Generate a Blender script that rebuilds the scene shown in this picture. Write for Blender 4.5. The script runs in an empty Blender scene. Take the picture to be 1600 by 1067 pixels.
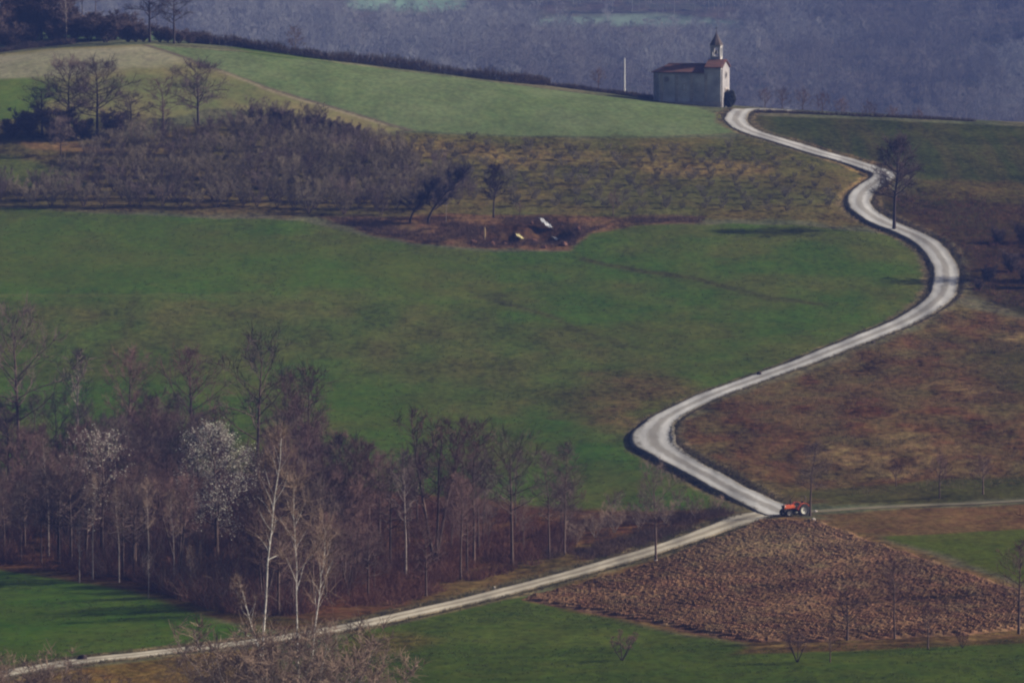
import bpy, bmesh, math, random
import numpy as np
from mathutils import Vector, Matrix

# ------------------------------------------------------------------ camera, light, sky, exposure
S = bpy.context.scene
C = S.collection
PITCH = math.radians(4.5)
CZ = 80.0                      # eye height above the datum
F = 200.0 / 36.0 * 1600.0      # focal length in photo pixels
cd = bpy.data.cameras.new("camera")
cd.sensor_width = 36; cd.lens = 200; cd.clip_start = 1; cd.clip_end = 9000
cam = bpy.data.objects.new("camera", cd); C.objects.link(cam)
cam.location = (0, 0, CZ); cam.rotation_euler = (math.pi/2 - PITCH, 0, 0)
S.camera = cam

SUN_EL = math.radians(27); SUN_AZ = math.radians(83)      # azimuth clockwise from +Y: light from the right, a little behind the hill
w = bpy.data.worlds.new("World"); S.world = w; w.use_nodes = True
nt = w.node_tree
sky = nt.nodes.new("ShaderNodeTexSky"); sky.sky_type = 'NISHITA'; sky.sun_disc = False
sky.sun_elevation = SUN_EL; sky.sun_rotation = SUN_AZ; sky.dust_density = 4.0; sky.air_density = 0.8; S.cycles.filter_width = 2.2
bg = nt.nodes["Background"]; bg.inputs[1].default_value = 0.055
nt.links.new(sky.outputs[0], bg.inputs[0])
sd = bpy.data.lights.new("sun", 'SUN'); sd.energy = 5.0; sd.angle = math.radians(0.6); sd.color = (1.0, 0.91, 0.75)
so = bpy.data.objects.new("sun", sd); C.objects.link(so)
tosun = Vector((math.sin(SUN_AZ)*math.cos(SUN_EL), math.cos(SUN_AZ)*math.cos(SUN_EL), math.sin(SUN_EL)))
so.rotation_euler = tosun.to_track_quat('Z', 'Y').to_euler()
so.location = (200, 600, 200)
S.view_settings.view_transform = 'Standard'; S.view_settings.look = 'None'
S.view_settings.exposure = 0.70; S.view_settings.gamma = 1
S.render.engine = 'CYCLES'
S.cycles.max_bounces = 4; S.cycles.diffuse_bounces = 2; S.cycles.volume_bounces = 0
S.cycles.use_denoising = True
HAZE_DENSITY = 0.000148
HAZE_COLOR = (0.125, 0.215, 0.66)

# ------------------------------------------------------------------ noise and terrain
def _h(ix, iy, seed):
    n = (ix.astype(np.int64)*374761393 + iy.astype(np.int64)*668265263 + seed*1274126177) & 0xFFFFFFFF
    n = ((n ^ (n >> 13))*1274126177) & 0xFFFFFFFF
    n = n ^ (n >> 16)
    return (n & 0xFFFF)/65535.0
def vn(x, y, seed=0):
    x = np.asarray(x, float); y = np.asarray(y, float)
    ix = np.floor(x); iy = np.floor(y); fx = x-ix; fy = y-iy
    fx = fx*fx*(3-2*fx); fy = fy*fy*(3-2*fy)
    a = _h(ix, iy, seed); b = _h(ix+1, iy, seed); c = _h(ix, iy+1, seed); d = _h(ix+1, iy+1, seed)
    return (a+(b-a)*fx)*(1-fy) + (c+(d-c)*fx)*fy
def fbm(x, y, seed=0, o=4):
    s = 0; amp = 0.5
    for k in range(o):
        s = s + amp*vn(x*2**k, y*2**k, seed+17*k); amp *= 0.5
    return s/(1-0.5**o)
def sstep(a, b, x):
    t = np.clip((x-a)/(b-a), 0, 1); return t*t*(3-2*t)

def ray(u, v):
    a = (np.asarray(u, float)-800)/F; b = -(np.asarray(v, float)-533.5)/F
    return a, math.cos(PITCH)+b*math.sin(PITCH), -math.sin(PITCH)+b*math.cos(PITCH)
def at_depth(u, v, y):
    dx, dy, dz = ray(u, v)
    return (dx/dy*y, y, CZ+dz/dy*y)

CTRL = [  # photo column, row, metres ahead : the lie of the land
 (-100,1067,485),(400,1067,480),(800,1067,478),(1200,1067,472),(1700,1067,465),
 (-100,965,545),(400,965,535),(800,955,536),(1250,960,530),(1700,950,525),
 (-100,880,605),(300,905,580),(650,900,575),(1000,870,585),(1350,870,582),(1700,860,580),
 (-100,740,680),(250,740,675),(550,765,660),(850,770,655),(1160,795,630),(1420,790,630),(1700,770,635),
 (-100,600,745),(300,590,750),(650,600,745),(1000,640,718),(1250,640,705),(1500,620,715),(1700,600,725),
 (-100,450,815),(300,450,815),(800,450,825),(1150,450,822),(1450,445,826),(1700,430,836),
 (-100,325,885),(300,335,880),(700,350,872),(1000,340,880),(1350,340,882),(1700,330,888),
 (-100,230,922),(250,230,922),(600,215,945),(1000,215,952),(1350,250,938),(1700,255,938),
 (-100,130,968),(220,130,966),(550,140,975),(850,160,980),(1085,172,992),(1180,180,988),(1450,205,975),(1700,218,968),
]
CREST = [(-100,90,1000),(0,84,1000),(110,72,1003),(230,66,1006),(400,78,1008),(600,103,1010),(800,128,1012),(1000,152,1012),(1180,168,1010),(1350,177,1004),(1600,191,1000),(1700,196,1000)]
pts = [at_depth(*c) for c in CTRL] + [at_depth(*c) for c in CREST]
for (u, v, d) in CREST:                       # the ground falls away behind the brow
    x, y, z = at_depth(u, v, d)
    k = (y+45)/y; zr = CZ+(z-CZ)*k
    pts.append((x*k, y+45, zr-2.6)); pts.append((x*1.2, y+190, zr-24))
    pts.append((x*1.4, y+260, zr-27))
for x in (-170, -80, 0, 80, 170):             # the valley in front, up to the photographer's own slope
    pts.append((x, 390, at_depth(800,1067,478)[2]-0.8)); pts.append((x*.8, 300, 16.0))
for s in (-1, 1):                             # beside the frame
    for y in (480, 600, 720, 840, 960):
        p = at_depth(800+s*900, {480:1067,600:880,720:650,840:430,960:220}[y], y)
        pts.append((s*(170+y*.04), y, p[2]+s*0.5))
P = np.array(pts)
SC = 100.0
def _k(r2): return np.where(r2 > 0, 0.5*r2*np.log(np.maximum(r2, 1e-12)), 0)
def _fit():
    X = P[:, :2]/SC; n = len(X)
    K = _k(((X[:, None]-X[None])**2).sum(-1)) + np.eye(n)*0.02
    Q = np.c_[np.ones(n), X]
    A = np.block([[K, Q], [Q.T, np.zeros((3, 3))]])
    return np.linalg.solve(A, np.r_[P[:, 2], 0, 0, 0])
TW = _fit()
def tps(x, y):
    sh = np.shape(x); x = np.ravel(x)/SC; y = np.ravel(y)/SC
    out = TW[-3]+TW[-2]*x+TW[-1]*y
    for i in range(len(P)):
        out = out+TW[i]*_k((x-P[i, 0]/SC)**2+(y-P[i, 1]/SC)**2)
    return out.reshape(sh)
def far_h(x, y):
    s = np.clip((y-2000)/600, 0, None)
    z = -12 + 50*np.minimum(s, 1.6)**1.05 + 8*np.clip(s-1.6, 0, None)
    z = z + (fbm(x/260+3, y/300, 5, 3)-.5)*22*sstep(1900, 2150, y) + (fbm(x/90, y/110, 8, 3)-.5)*9
    z = z + 40*sstep(90, 560, x+0*y)*sstep(1900, 2300, y) + 14*sstep(90, -260, x+0*y)*sstep(1900, 2300, y)  # shaped for the light: right flank turned from the sun, left towards it
    return np.minimum(z, 118)
def base_h(x, y):
    x = np.asarray(x, float); y = np.asarray(y, float)
    near = tps(np.clip(x, -210, 210), np.clip(y, 300, 1260))
    ny = np.clip(y, 0, 400)
    zb = 16+(CZ-1.7-16)*np.clip(1-np.maximum(ny, 0)/270, 0, 1)**2
    near = np.where(y < 300, zb, near)
    side = sstep(140, 420, np.abs(x))
    near = near*(1-side)+(18+20*sstep(400, 1000, y)+10*(fbm(x/150, y/150, 21, 3)-.5))*side
    near = near+8.6*np.exp(-((y-1064)/24)**2)*np.clip((-42-x)/36, 0, 1)**.8*sstep(-260, -150, x)
    t = sstep(1190, 1900, y)
    return near*(1-t)+far_h(x, y)*t + (fbm(x/22, y/30, 3, 3)-.5)*0.5

def hit_with(hf, u, v, lo=330, hi=1035):
    dx, dy, dz = ray(u, v)
    ys = np.linspace(lo, hi, int((hi-lo)/2))
    X = dx/dy*ys; Z = CZ+dz/dy*ys
    c = Z-hf(X, ys)
    idx = np.where(c < 0)[0]
    if len(idx) == 0:
        i = int(np.argmin(c)); y = ys[i]
    elif idx[0] == 0: y = ys[0]
    else:
        i = idx[0]; y = ys[i-1]+(ys[i]-ys[i-1])*c[i-1]/(c[i-1]-c[i])
    x = float(dx/dy*y)
    return x, float(y), float(hf(np.array([x]), np.array([y]))[0])
def poly_world(px, hf, sub=4, closed=True, **k):
    out = []; n = len(px)
    for i in range(n if closed else n-1):
        (u0, v0), (u1, v1) = px[i], px[(i+1) % n]
        for s in range(sub):
            t = s/sub; out.append(hit_with(hf, u0+(u1-u0)*t, v0+(v1-v0)*t, **k)[:2])
    if not closed: out.append(hit_with(hf, *px[-1], **k)[:2])
    return np.array(out)
def seg_dist(x, y, pl, closed=False):
    """distance to a polyline, signed side of the closest piece and the arc length along it"""
    best = np.full(x.shape, 1e9); side = np.zeros(x.shape); arc = np.zeros(x.shape); s0 = 0
    n = len(pl)
    for i in range(n if closed else n-1):
        a = pl[i]; b = pl[(i+1) % n]; d = b-a; L = math.hypot(*d)
        if L < 1e-9: continue
        t = np.clip(((x-a[0])*d[0]+(y-a[1])*d[1])/L**2, 0, 1)
        q = np.hypot(x-a[0]-t*d[0], y-a[1]-t*d[1]); m = q < best
        best = np.where(m, q, best); side = np.where(m, np.sign(d[0]*(y-a[1])-d[1]*(x-a[0])), side)
        arc = np.where(m, s0+t*L, arc); s0 += L
    return best, side, arc
def inside(x, y, pl):
    r = np.zeros(x.shape, bool); n = len(pl); j = n-1
    for i in range(n):
        xi, yi = pl[i]; xj, yj = pl[j]
        c = ((yi > y) != (yj > y)) & (x < (xj-xi)*(y-yi)/(yj-yi+1e-12)+xi)
        r ^= c; j = i
    return r
def smooth_line(p, step, it=2):
    p = np.array(p, float)
    for _ in range(it):                      # corner cutting keeps the bends round
        q = [p[0]]
        for i in range(len(p)-1):
            q += [p[i]*.75+p[i+1]*.25, p[i]*.25+p[i+1]*.75]
        q.append(p[-1]); p = np.array(q)
    d = np.r_[0, np.cumsum(np.hypot(*np.diff(p, axis=0).T))]
    n = max(2, int(d[-1]/step)); s = np.linspace(0, d[-1], n)
    return np.c_[np.interp(s, d, p[:, 0]), np.interp(s, d, p[:, 1])]

ROAD_LOW = [(-90,1074),(0,1052),(120,1032),(230,1021),(330,1009),(440,996),(520,983),(600,967),(700,945),(800,920),(900,894),(990,869),(1070,843),(1130,821),(1175,806),(1205,800),(1226,798)]
ROAD_UP = [(1230,803),(1212,796),(1188,785),(1140,762),(1085,732),(1040,708),(1018,690),(1022,668),(1050,645),(1110,617),(1200,585),(1300,548),(1370,520),(1430,494),(1468,468),(1480,440),(1476,410),(1455,381),(1420,363),(1380,348),(1350,330),(1340,313),(1350,296),
 (1376,281),(1386,272),(1366,264),(1330,252),(1270,236),(1210,217),(1165,203),(1148,190),(1150,179),(1162,171)]
ROAD_A = smooth_line(poly_world(ROAD_LOW, base_h, 1, False), 0.8)
ROAD_B = smooth_line(poly_world(ROAD_UP, base_h, 1, False), 0.8)
ROAD = np.concatenate([ROAD_A, ROAD_B])
TRACK = smooth_line(poly_world([(1196,797),(1230,800),(1275,799),(1340,794),(1430,790),(1520,787),(1620,781),(1700,776)], base_h, 2, False), 1.0)
LANE = smooth_line(poly_world([(1156,172.5),(1172,171.6),(1200,171.6),(1240,173.5)], base_h, 2, False), 1.0)
RHALF = 1.95
i_s = len(ROAD_A)
i_e = int(np.argmin(np.hypot(*(ROAD-np.array(hit_with(base_h, 1384, 273)[:2])).T)))
ARC_S = i_s*0.8; ARC_E = i_e*0.8
PIT = np.array(hit_with(base_h, 858, 366)[:2])
PIT2 = np.array(hit_with(base_h, 785, 372)[:2])
CUT = np.array(hit_with(base_h, 908, 862)[:2])

def height(x, y):
    x = np.asarray(x, float); y = np.asarray(y, float)
    z = base_h(x, y)
    m = (np.abs(x) < 130) & (y > 420) & (y < 1040)
    if m.any():
        xm = x[m]; ym = y[m]; zm = z[m]
        d, side, arc = seg_dist(xm, ym, ROAD[::3])
        on = sstep(ARC_S+8, ARC_S+26, arc)*(1-sstep(ARC_E+4, ARC_E+20, arc))
        e = d-RHALF
        lf = (side > 0)
        prof = np.where(lf, -0.27*sstep(0.0, .5, e)*(1-sstep(.9, 6, e)), 0.28*sstep(0.2, .9, e)*(1-sstep(1.2, 8, e)))
        zm = zm+on*prof
        zm = zm-0.10*(1-sstep(0.2, 1.0, e))          # road bed
        dp = np.hypot((xm-PIT[0])/5.2, (ym-PIT[1])/8.0)
        zm = zm-1.9*(1-sstep(.35, 1.0, dp+0.35*(fbm(xm/2, ym/2, 9)-.5)))
        dp = np.hypot((xm-PIT2[0])/4.6, (ym-PIT2[1])/6.0)
        zm = zm-1.5*(1-sstep(.4, 1.0, dp+0.5*(fbm(xm/1.6, ym/1.6, 19)-.5)))
        dp = np.hypot((xm-CUT[0]+.3*(ym-CUT[1]))/1.5, (ym-CUT[1])/8.0)
        zm = zm-.9*(1-sstep(.4, 1.0, dp))
        z = z.copy(); z[m] = zm
    return z
def hit(u, v, **k): return hit_with(height, u, v, **k)
def hfar(u, v): return hit_with(height, u, v, lo=1150, hi=2600)
def gz(x, y): return float(height(np.array([x]), np.array([y]))[0])

# ------------------------------------------------------------------ helpers: meshes, things, materials
def new_mesh(name, V, faces, mats, mi=None, smooth=False):
    """faces: an (N,k) index array or a list of such arrays"""
    if isinstance(faces, np.ndarray): faces = [faces]
    faces = [f for f in faces if len(f)]
    me = bpy.data.meshes.new(name)
    V = np.asarray(V, np.float32)
    me.vertices.add(len(V)); me.vertices.foreach_set('co', V.ravel())
    li = np.concatenate([f.ravel() for f in faces]).astype(np.int32)
    tot = np.concatenate([np.full(len(f), f.shape[1]) for f in faces])
    st = np.r_[0, np.cumsum(tot)[:-1]].astype(np.int32)
    me.loops.add(len(li)); me.loops.foreach_set('vertex_index', li)
    me.polygons.add(len(st)); me.polygons.foreach_set('loop_start', st)
    if mi is not None: me.polygons.foreach_set('material_index', np.asarray(mi, np.int32))
    me.polygons.foreach_set('use_smooth', np.full(len(st), smooth))
    me.update(calc_edges=True)
    for m in (mats if isinstance(mats, (list, tuple)) else [mats]): me.materials.append(m)
    return me
def link(name, me, parent=None):
    o = bpy.data.objects.new(name, me); C.objects.link(o)
    if parent: o.parent = parent
    return o
def tag(o, label=None, cat=None, group=None, kind=None):
    if label: o['label'] = label
    if cat: o['category'] = cat
    if group: o['group'] = group
    if kind: o['kind'] = kind
    return o
def thing(name, label, cat, loc=(0, 0, 0), rz=0, group=None):
    o = bpy.data.objects.new(name, None); C.objects.link(o); o.empty_display_size = .5
    o.location = loc; o.rotation_euler = (0, 0, rz)
    return tag(o, label, cat, group)
def dup(root, loc, rz=0, scale=1, label=None, group=None):
    r = root.copy(); C.objects.link(r); r.location = loc; r.rotation_euler = (0, 0, rz)
    r.scale = (scale,)*3 if not isinstance(scale, tuple) else scale
    if label: r['label'] = label
    if group: r['group'] = group
    for ch in list(root.children):
        c = ch.copy(); C.objects.link(c); c.parent = r
        for g in list(ch.children):
            d = g.copy(); C.objects.link(d); d.parent = c
    return r

def mat(name, c1, c2=None, scale=3.0, rough=0.85, bump=0.0, vary=0.0, spec=0.25, metal=0.0, stretch=(1, 1, 1)):
    m = bpy.data.materials.new(name); m.use_nodes = True
    n = m.node_tree.nodes; l = m.node_tree.links; b = n["Principled BSDF"]
    b.inputs['Roughness'].default_value = rough; b.inputs['Specular IOR Level'].default_value = spec
    b.inputs['Metallic'].default_value = metal
    if c2 is None: c2 = tuple(x*.8 for x in c1)
    tc = n.new("ShaderNodeTexCoord"); mp = n.new("ShaderNodeMapping"); mp.inputs['Scale'].default_value = stretch
    l.new(tc.outputs['Object'], mp.inputs[0])
    no = n.new("ShaderNodeTexNoise"); no.inputs['Scale'].default_value = scale; no.inputs['Detail'].default_value = 5
    l.new(mp.outputs[0], no.inputs['Vector'])
    r = n.new("ShaderNodeValToRGB"); r.color_ramp.elements[0].position = .32; r.color_ramp.elements[1].position = .68
    r.color_ramp.elements[0].color = (*c1, 1); r.color_ramp.elements[1].color = (*c2, 1)
    l.new(no.outputs['Fac'], r.inputs[0]); col = r.outputs[0]
    if vary:
        oi = n.new("ShaderNodeObjectInfo"); mr = n.new("ShaderNodeMapRange")
        mr.inputs[3].default_value = 1-vary; mr.inputs[4].default_value = 1+vary
        l.new(oi.outputs['Random'], mr.inputs[0])
        mx = n.new("ShaderNodeMixRGB"); mx.blend_type = 'MULTIPLY'; mx.inputs[0].default_value = 1
        l.new(col, mx.inputs[1]); l.new(mr.outputs[0], mx.inputs[2]); col = mx.outputs[0]
    l.new(col, b.inputs['Base Color'])
    if bump:
        bp = n.new("ShaderNodeBump"); bp.inputs['Strength'].default_value = bump; bp.inputs['Distance'].default_value = .05
        l.new(no.outputs['Fac'], bp.inputs['Height']); l.new(bp.outputs[0], b.inputs['Normal'])
    return m

class MB:
    """collects boxes, tubes, lathes and prisms; build() links them as one mesh object"""
    def __init__(s): s.v = []; s.f = []
    def add(s, V, F_):
        o = len(s.v); s.v += [tuple(p) for p in V]; s.f += [tuple(i+o for i in f) for f in F_]; return s
    def box(s, c, d, rz=0, ry=0, taper=1.0):
        hx, hy, hz = (k/2 for k in d); V = []
        M = Matrix.Rotation(rz, 3, 'Z') @ Matrix.Rotation(ry, 3, 'Y')
        for z, t in ((-hz, 1), (hz, taper)):
            for x, y in ((-hx, -hy), (hx, -hy), (hx, hy), (-hx, hy)):
                V.append(M @ Vector((x*t, y*t, z))+Vector(c))
        return s.add(V, [(3, 2, 1, 0), (4, 5, 6, 7), (0, 1, 5, 4), (1, 2, 6, 5), (2, 3, 7, 6), (3, 0, 4, 7)])
    def tube(s, p, r, n=8):
        p = [Vector(q) for q in p]; r = r if isinstance(r, (list, tuple)) else [r]*len(p)
        V = []; ref = Vector((0, 0, 1))
        if abs((p[-1]-p[0]).normalized().z) > .9: ref = Vector((1, 0, 0))
        for i, q in enumerate(p):
            d = (p[min(i+1, len(p)-1)]-p[max(i-1, 0)]).normalized()
            a = d.cross(ref).normalized(); b = d.cross(a)
            for k in range(n):
                t = 2*math.pi*k/n; V.append(q+(a*math.cos(t)+b*math.sin(t))*r[i])
        Fs = [(i*n+k, i*n+(k+1) % n, (i+1)*n+(k+1) % n, (i+1)*n+k) for i in range(len(p)-1) for k in range(n)]
        Fs += [tuple(range(n))[::-1], tuple((len(p)-1)*n+k for k in range(n))]
        return s.add(V, Fs)
    def lathe(s, prof, c=(0, 0, 0), axis='Z', n=20):
        """prof: (radius, height) pairs"""
        V = []
        for r, z in prof:
            for k in range(n):
                t = 2*math.pi*k/n; q = (r*math.cos(t), r*math.sin(t), z)
                if axis == 'Y': q = (q[0], q[2], q[1])
                if axis == 'X': q = (q[2], q[0], q[1])
                V.append((q[0]+c[0], q[1]+c[1], q[2]+c[2]))
        m = len(prof)
        Fs = [(i*n+k, i*n+(k+1) % n, (i+1)*n+(k+1) % n, (i+1)*n+k) for i in range(m-1) for k in range(n)]
        Fs += [tuple(range(n))[::-1], tuple((m-1)*n+k for k in range(n))]
        return s.add(V, Fs)
    def prism(s, poly, a, b, axis='Y'):
        """poly: 2D outline in the plane across axis, extruded from a to b"""
        V = []
        for t in (a, b):
            for p, q in poly: V.append((p, t, q) if axis == 'Y' else (t, p, q) if axis == 'X' else (p, q, t))
        n = len(poly)
        return s.add(V, [tuple(range(n)), tuple(range(2*n-1, n-1, -1))]+[(i, i+n, (i+1) % n+n, (i+1) % n) for i in range(n)])
    def build(s, name, m, parent=None, bevel=0, smooth=False):
        me = bpy.data.meshes.new(name); me.from_pydata(s.v, [], s.f)
        bm = bmesh.new(); bm.from_mesh(me); bmesh.ops.recalc_face_normals(bm, faces=bm.faces)
        if bevel: bmesh.ops.bevel(bm, geom=list(bm.edges), offset=bevel, segments=2, affect='EDGES', clamp_overlap=True)
        bm.to_mesh(me); bm.free(); me.materials.append(m)
        if smooth: me.polygons.foreach_set('use_smooth', [True]*len(me.polygons))
        return link(name, me, parent)

# ------------------------------------------------------------------ ground: one sheet to the horizon, colours by land use
def axis_steps(segs):
    out = []
    for a, b, st in segs: out += list(np.arange(a, b, st))
    return np.array(out+[segs[-1][1]])
gx = axis_steps([(-3300,-1200,300),(-1200,-400,50),(-400,-130,9),(-130,-96,1.2),(-96,96,.55),(96,130,1.2),(130,400,9),(400,1200,50),(1200,3300,300)])
gy = axis_steps([(-200,300,20),(300,440,5),(440,1034,.75),(1034,1100,3),(1100,1290,8),(1290,1980,25),(1980,2950,7),(2950,3600,50),(3600,4600,200)])
GX, GY = np.meshgrid(gx, gy)
GZ = height(GX, GY)

# (name, outline in photo pixels carried onto the land, colour a, colour b, softness m, edge wander m, grain 0..1)
ZN = []
def zone(px, a, b, soft=1.0, warp=1.5, grain=.4, far=False, scale=(9, 14), op=1.0):
    a = tuple(p*q for p, q in zip(a, SOIL)); b = tuple(p*q for p, q in zip(b, SOIL))
    ZN.append((poly_world(px, base_h, 3, True, **(dict(lo=1900, hi=3600) if far else {})), a, b, soft, warp, grain, scale, op))
SOIL = (.84, .68, .42)
ROUGH = (.088,.078,.044); ROUGH2 = (.060,.068,.034)
GREEN = (.046,.100,.022); GREEN2 = (.066,.096,.032)
# upper fields
zone([(-90,92),(0,85),(110,74),(230,69),(640,204),(500,205),(420,175),(330,170),(200,200),(-90,215)], (.170,.180,.125), (.120,.160,.095), 1.5, 1.5, .3)
zone([(-90,95),(0,88),(110,77),(228,71),(300,92),(270,105),(180,108),(90,122),(-90,128)], (.225,.260,.270), (.180,.220,.200), 3, 2, .35)
zone([(-90,126),(0,123),(70,122),(92,140),(60,180),(-90,200)], (.075,.145,.040), (.090,.150,.050), 2, 2, .25)
zone([(232,71),(400,84),(600,108),(800,133),(1000,157),(1090,168),(1128,182),(1150,208),(1000,214),(800,212),(640,205),(430,140),(330,106)], (.112,.175,.125), (.092,.155,.095), 1.0, .6, .35)
# rough olive slope under it
zone([(560,207),(800,213),(1000,216),(1170,214),(1260,240),(1360,268),(1330,300),(1330,330),(1390,356),(1240,346),(1000,341),(900,339),(640,340),(500,300)], (.092,.088,.046), (.066,.080,.036), 2, 2, .8)
zone([(600,222),(740,222),(980,246),(1150,252),(1240,268),(1100,275),(900,262),(740,255),(620,240)], (.150,.130,.075), (.085,.085,.045), 5, 4, 1.0, op=.75)
zone([(900,300),(1150,290),(1320,300),(1325,320),(1100,318),(900,322)], (.075,.090,.042), (.062,.076,.036), 4, 3, .7)
# thicket floor
zone([(-90,190),(60,200),(200,215),(400,190),(520,205),(660,260),(700,310),(640,345),(470,338),(200,332),(-90,322)], (.085,.078,.048), (.055,.058,.034), 2, 2, .9)
zone([(20,222),(100,224),(200,236),(140,240),(40,232)], (.165,.125,.085), (.12,.09,.06), 1, 1, .6)
zone([(-90,240),(30,245),(110,272),(130,290),(60,292),(-90,285)], (.060,.115,.035), (.09,.115,.05), 1.5, 1.5, .5)
# right of the road
zone([(1180,181),(1350,187),(1600,198),(1700,202),(1700,296),(1600,290),(1500,286),(1440,284),(1398,268),(1330,248),(1240,228),(1190,206),(1170,193)], (.033,.050,.020), (.046,.054,.028), .8, .6, .7, scale=(2, 45))  # dark olive crop, its colour also lowered for lens falloff at the right
zone([(1400,280),(1500,284),(1700,292),(1700,330),(1500,320),(1420,312)], (.066,.060,.032), (.046,.050,.026), 3, 3, .9)
zone([(1372,300),(1500,312),(1700,325),(1700,520),(1600,500),(1510,460),(1500,410),(1465,375),(1400,350),(1358,325)], (.032,.034,.020), (.042,.032,.022), 2, 2, .9)
zone([(1510,380),(1600,360),(1700,360),(1700,450),(1560,448),(1520,430)], (.034,.024,.020), (.045,.036,.024), 5, 3, .9)
# the reddish dry bank inside the bend
zone([(1500,478),(1600,500),(1700,520),(1700,768),(1600,760),(1420,772),(1290,785),(1230,790),(1190,778),(1110,735),(1062,700),(1058,668),(1120,632),(1210,600),(1330,556),(1420,520)], (.080,.051,.036), (.082,.074,.046), 1.5, 1.5, 1.0, scale=(3.5, 8))
zone([(1180,640),(1330,610),(1480,640),(1700,690),(1700,730),(1500,700),(1330,660),(1220,668)], (.088,.040,.030), (.092,.076,.050), 6, 5, 1.0, op=.75, scale=(3, 6))
zone([(1480,520),(1600,545),(1700,560),(1700,640),(1600,620),(1520,585)], (.040,.050,.022), (.052,.050,.028), 5, 4, .9, op=.8)
for q in ([(1250,690),(1420,715),(1520,745),(1420,752),(1280,720)], [(1480,600),(1545,607),(1530,618),(1480,610)], [(1560,520),(1600,522),(1600,540),(1570,535)], [(1380,668),(1500,700),(1560,735),(1480,735),(1400,700)]):
    zone(q, (.240,.205,.145), (.090,.066,.044), 3, 5, 1.0, op=.6, scale=(2.2, 4))
zone([(1230,770),(1420,755),(1560,745),(1700,740),(1700,775),(1500,783),(1300,793)], (.046,.060,.025), (.062,.066,.032), 2, 2, .6)
# strips below the track
zone([(1275,803),(1420,794),(1560,791),(1700,784),(1700,822),(1520,832),(1400,842),(1330,830)], (.120,.084,.056), (.100,.076,.048), 1.2, 1, .6)
zone([(1370,838),(1500,832),(1700,820),(1700,945),(1600,912),(1480,868)], (.058,.090,.016), (.068,.096,.022), .8, .5, .4)
# the big meadow
BIGM = [(-90,318),(200,336),(470,345),(560,368),(640,382),(760,394),(890,392),(925,362),(1000,349),(1240,352),(1385,364),(1432,385),(1446,420),(1442,470),(1395,500),(1290,545),(1195,582),(1110,612),(1030,640),(985,672),(990,705),(1060,745),(1140,785),(1120,810),(1000,820),(900,800),(700,775),(560,770),(420,740),(-90,730)]
zone(BIGM, GREEN, GREEN2, .8, .8, .45)
zone([(-90,345),(250,350),(520,380),(760,410),(600,450),(300,440),(-90,450)], (.054,.106,.024), (.064,.104,.028), 6, 4, .3, op=.85)
zone([(-90,470),(300,470),(700,480),(980,540),(1010,600),(940,660),(700,640),(520,570),(-90,560)], (.076,.088,.042), (.054,.090,.030), 8, 6, .6, op=.75, scale=(6, 16))
zone([(480,598),(600,615),(700,650),(650,690),(500,650)], (.052,.114,.022), (.062,.110,.026), 5, 4, .3, op=.85)
zone([(820,640),(920,660),(1060,755),(960,760),(860,700)], (.036,.095,.022), (.050,.090,.028), 4, 3, .4, op=.8)
zone([(930,585),(1000,585),(1090,605),(1010,640),(965,672),(940,640)], (.120,.088,.062), (.090,.080,.050), 5, 4, .9, op=.9)
zone([(860,600),(940,620),(980,660),(960,690),(880,640)], (.070,.058,.040), (.055,.062,.032), 3, 3, .8, op=.6)
for q in ([(900,400),(1000,420),(1100,434),(1200,462),(1290,474),(1292,479),(1195,468),(1100,441),(1000,428),(900,407)], [(890,505),(980,538),(1010,545),(970,544),(880,512)], [(765,457),(800,458),(795,466),(770,465)], [(740,455),(860,490),(900,512),(850,495),(740,462)], [(215,455),(200,530),(165,555),(195,528),(208,460)]):
    zone(q, (.050,.056,.028), (.044,.060,.026), 1.2, .8, .6, op=.85)
zone([(-90,458),(200,459),(480,463),(760,468),(480,467),(200,463),(-90,463)], (.085,.125,.052), (.07,.11,.04), 1.5, 1, .3, op=.7)
# pit and its banks, strip of bracken
zone([(500,338),(640,338),(760,334),(880,336),(990,338),(1100,338),(1100,348),(990,350),(925,365),(893,390),(760,390),(640,378),(560,362)], (.125,.082,.064), (.080,.062,.052), 1, 1.5, 1.0)
zone([(810,345),(870,341),(900,350),(905,372),(880,382),(800,375),(765,380),(750,355)], (.056,.038,.032), (.075,.050,.040), 1.2, 1.2, .9)
# wood floor, leaf litter
zone([(-90,745),(200,745),(420,745),(560,762),(700,775),(900,795),(1010,800),(1120,795),(1155,798),(1100,825),(1000,858),(900,886),(750,925),(600,962),(460,985),(340,968),(200,918),(-90,882)], (.085,.048,.036), (.062,.042,.032), 1.5, 2, 1.0)
zone([(560,780),(700,790),(820,830),(760,880),(640,850),(560,830)], (.115,.068,.050), (.080,.050,.038), 5, 4, 1.0)
zone([(700,900),(860,860),(960,840),(1060,820),(1150,800),(1165,802),(1060,838),(900,886),(760,922),(640,950)], (.105,.084,.050), (.080,.070,.042), 1.5, 1.5, .9)
zone([(893,845),(905,840),(935,880),(915,885)], (.165,.120,.075), (.12,.085,.055), .5, .5, .6)
zone([(40,885),(500,975),(460,985),(300,960),(-90,890)], (.060,.040,.030), (.05,.05,.028), 1.5, 1.5, .8)
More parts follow.
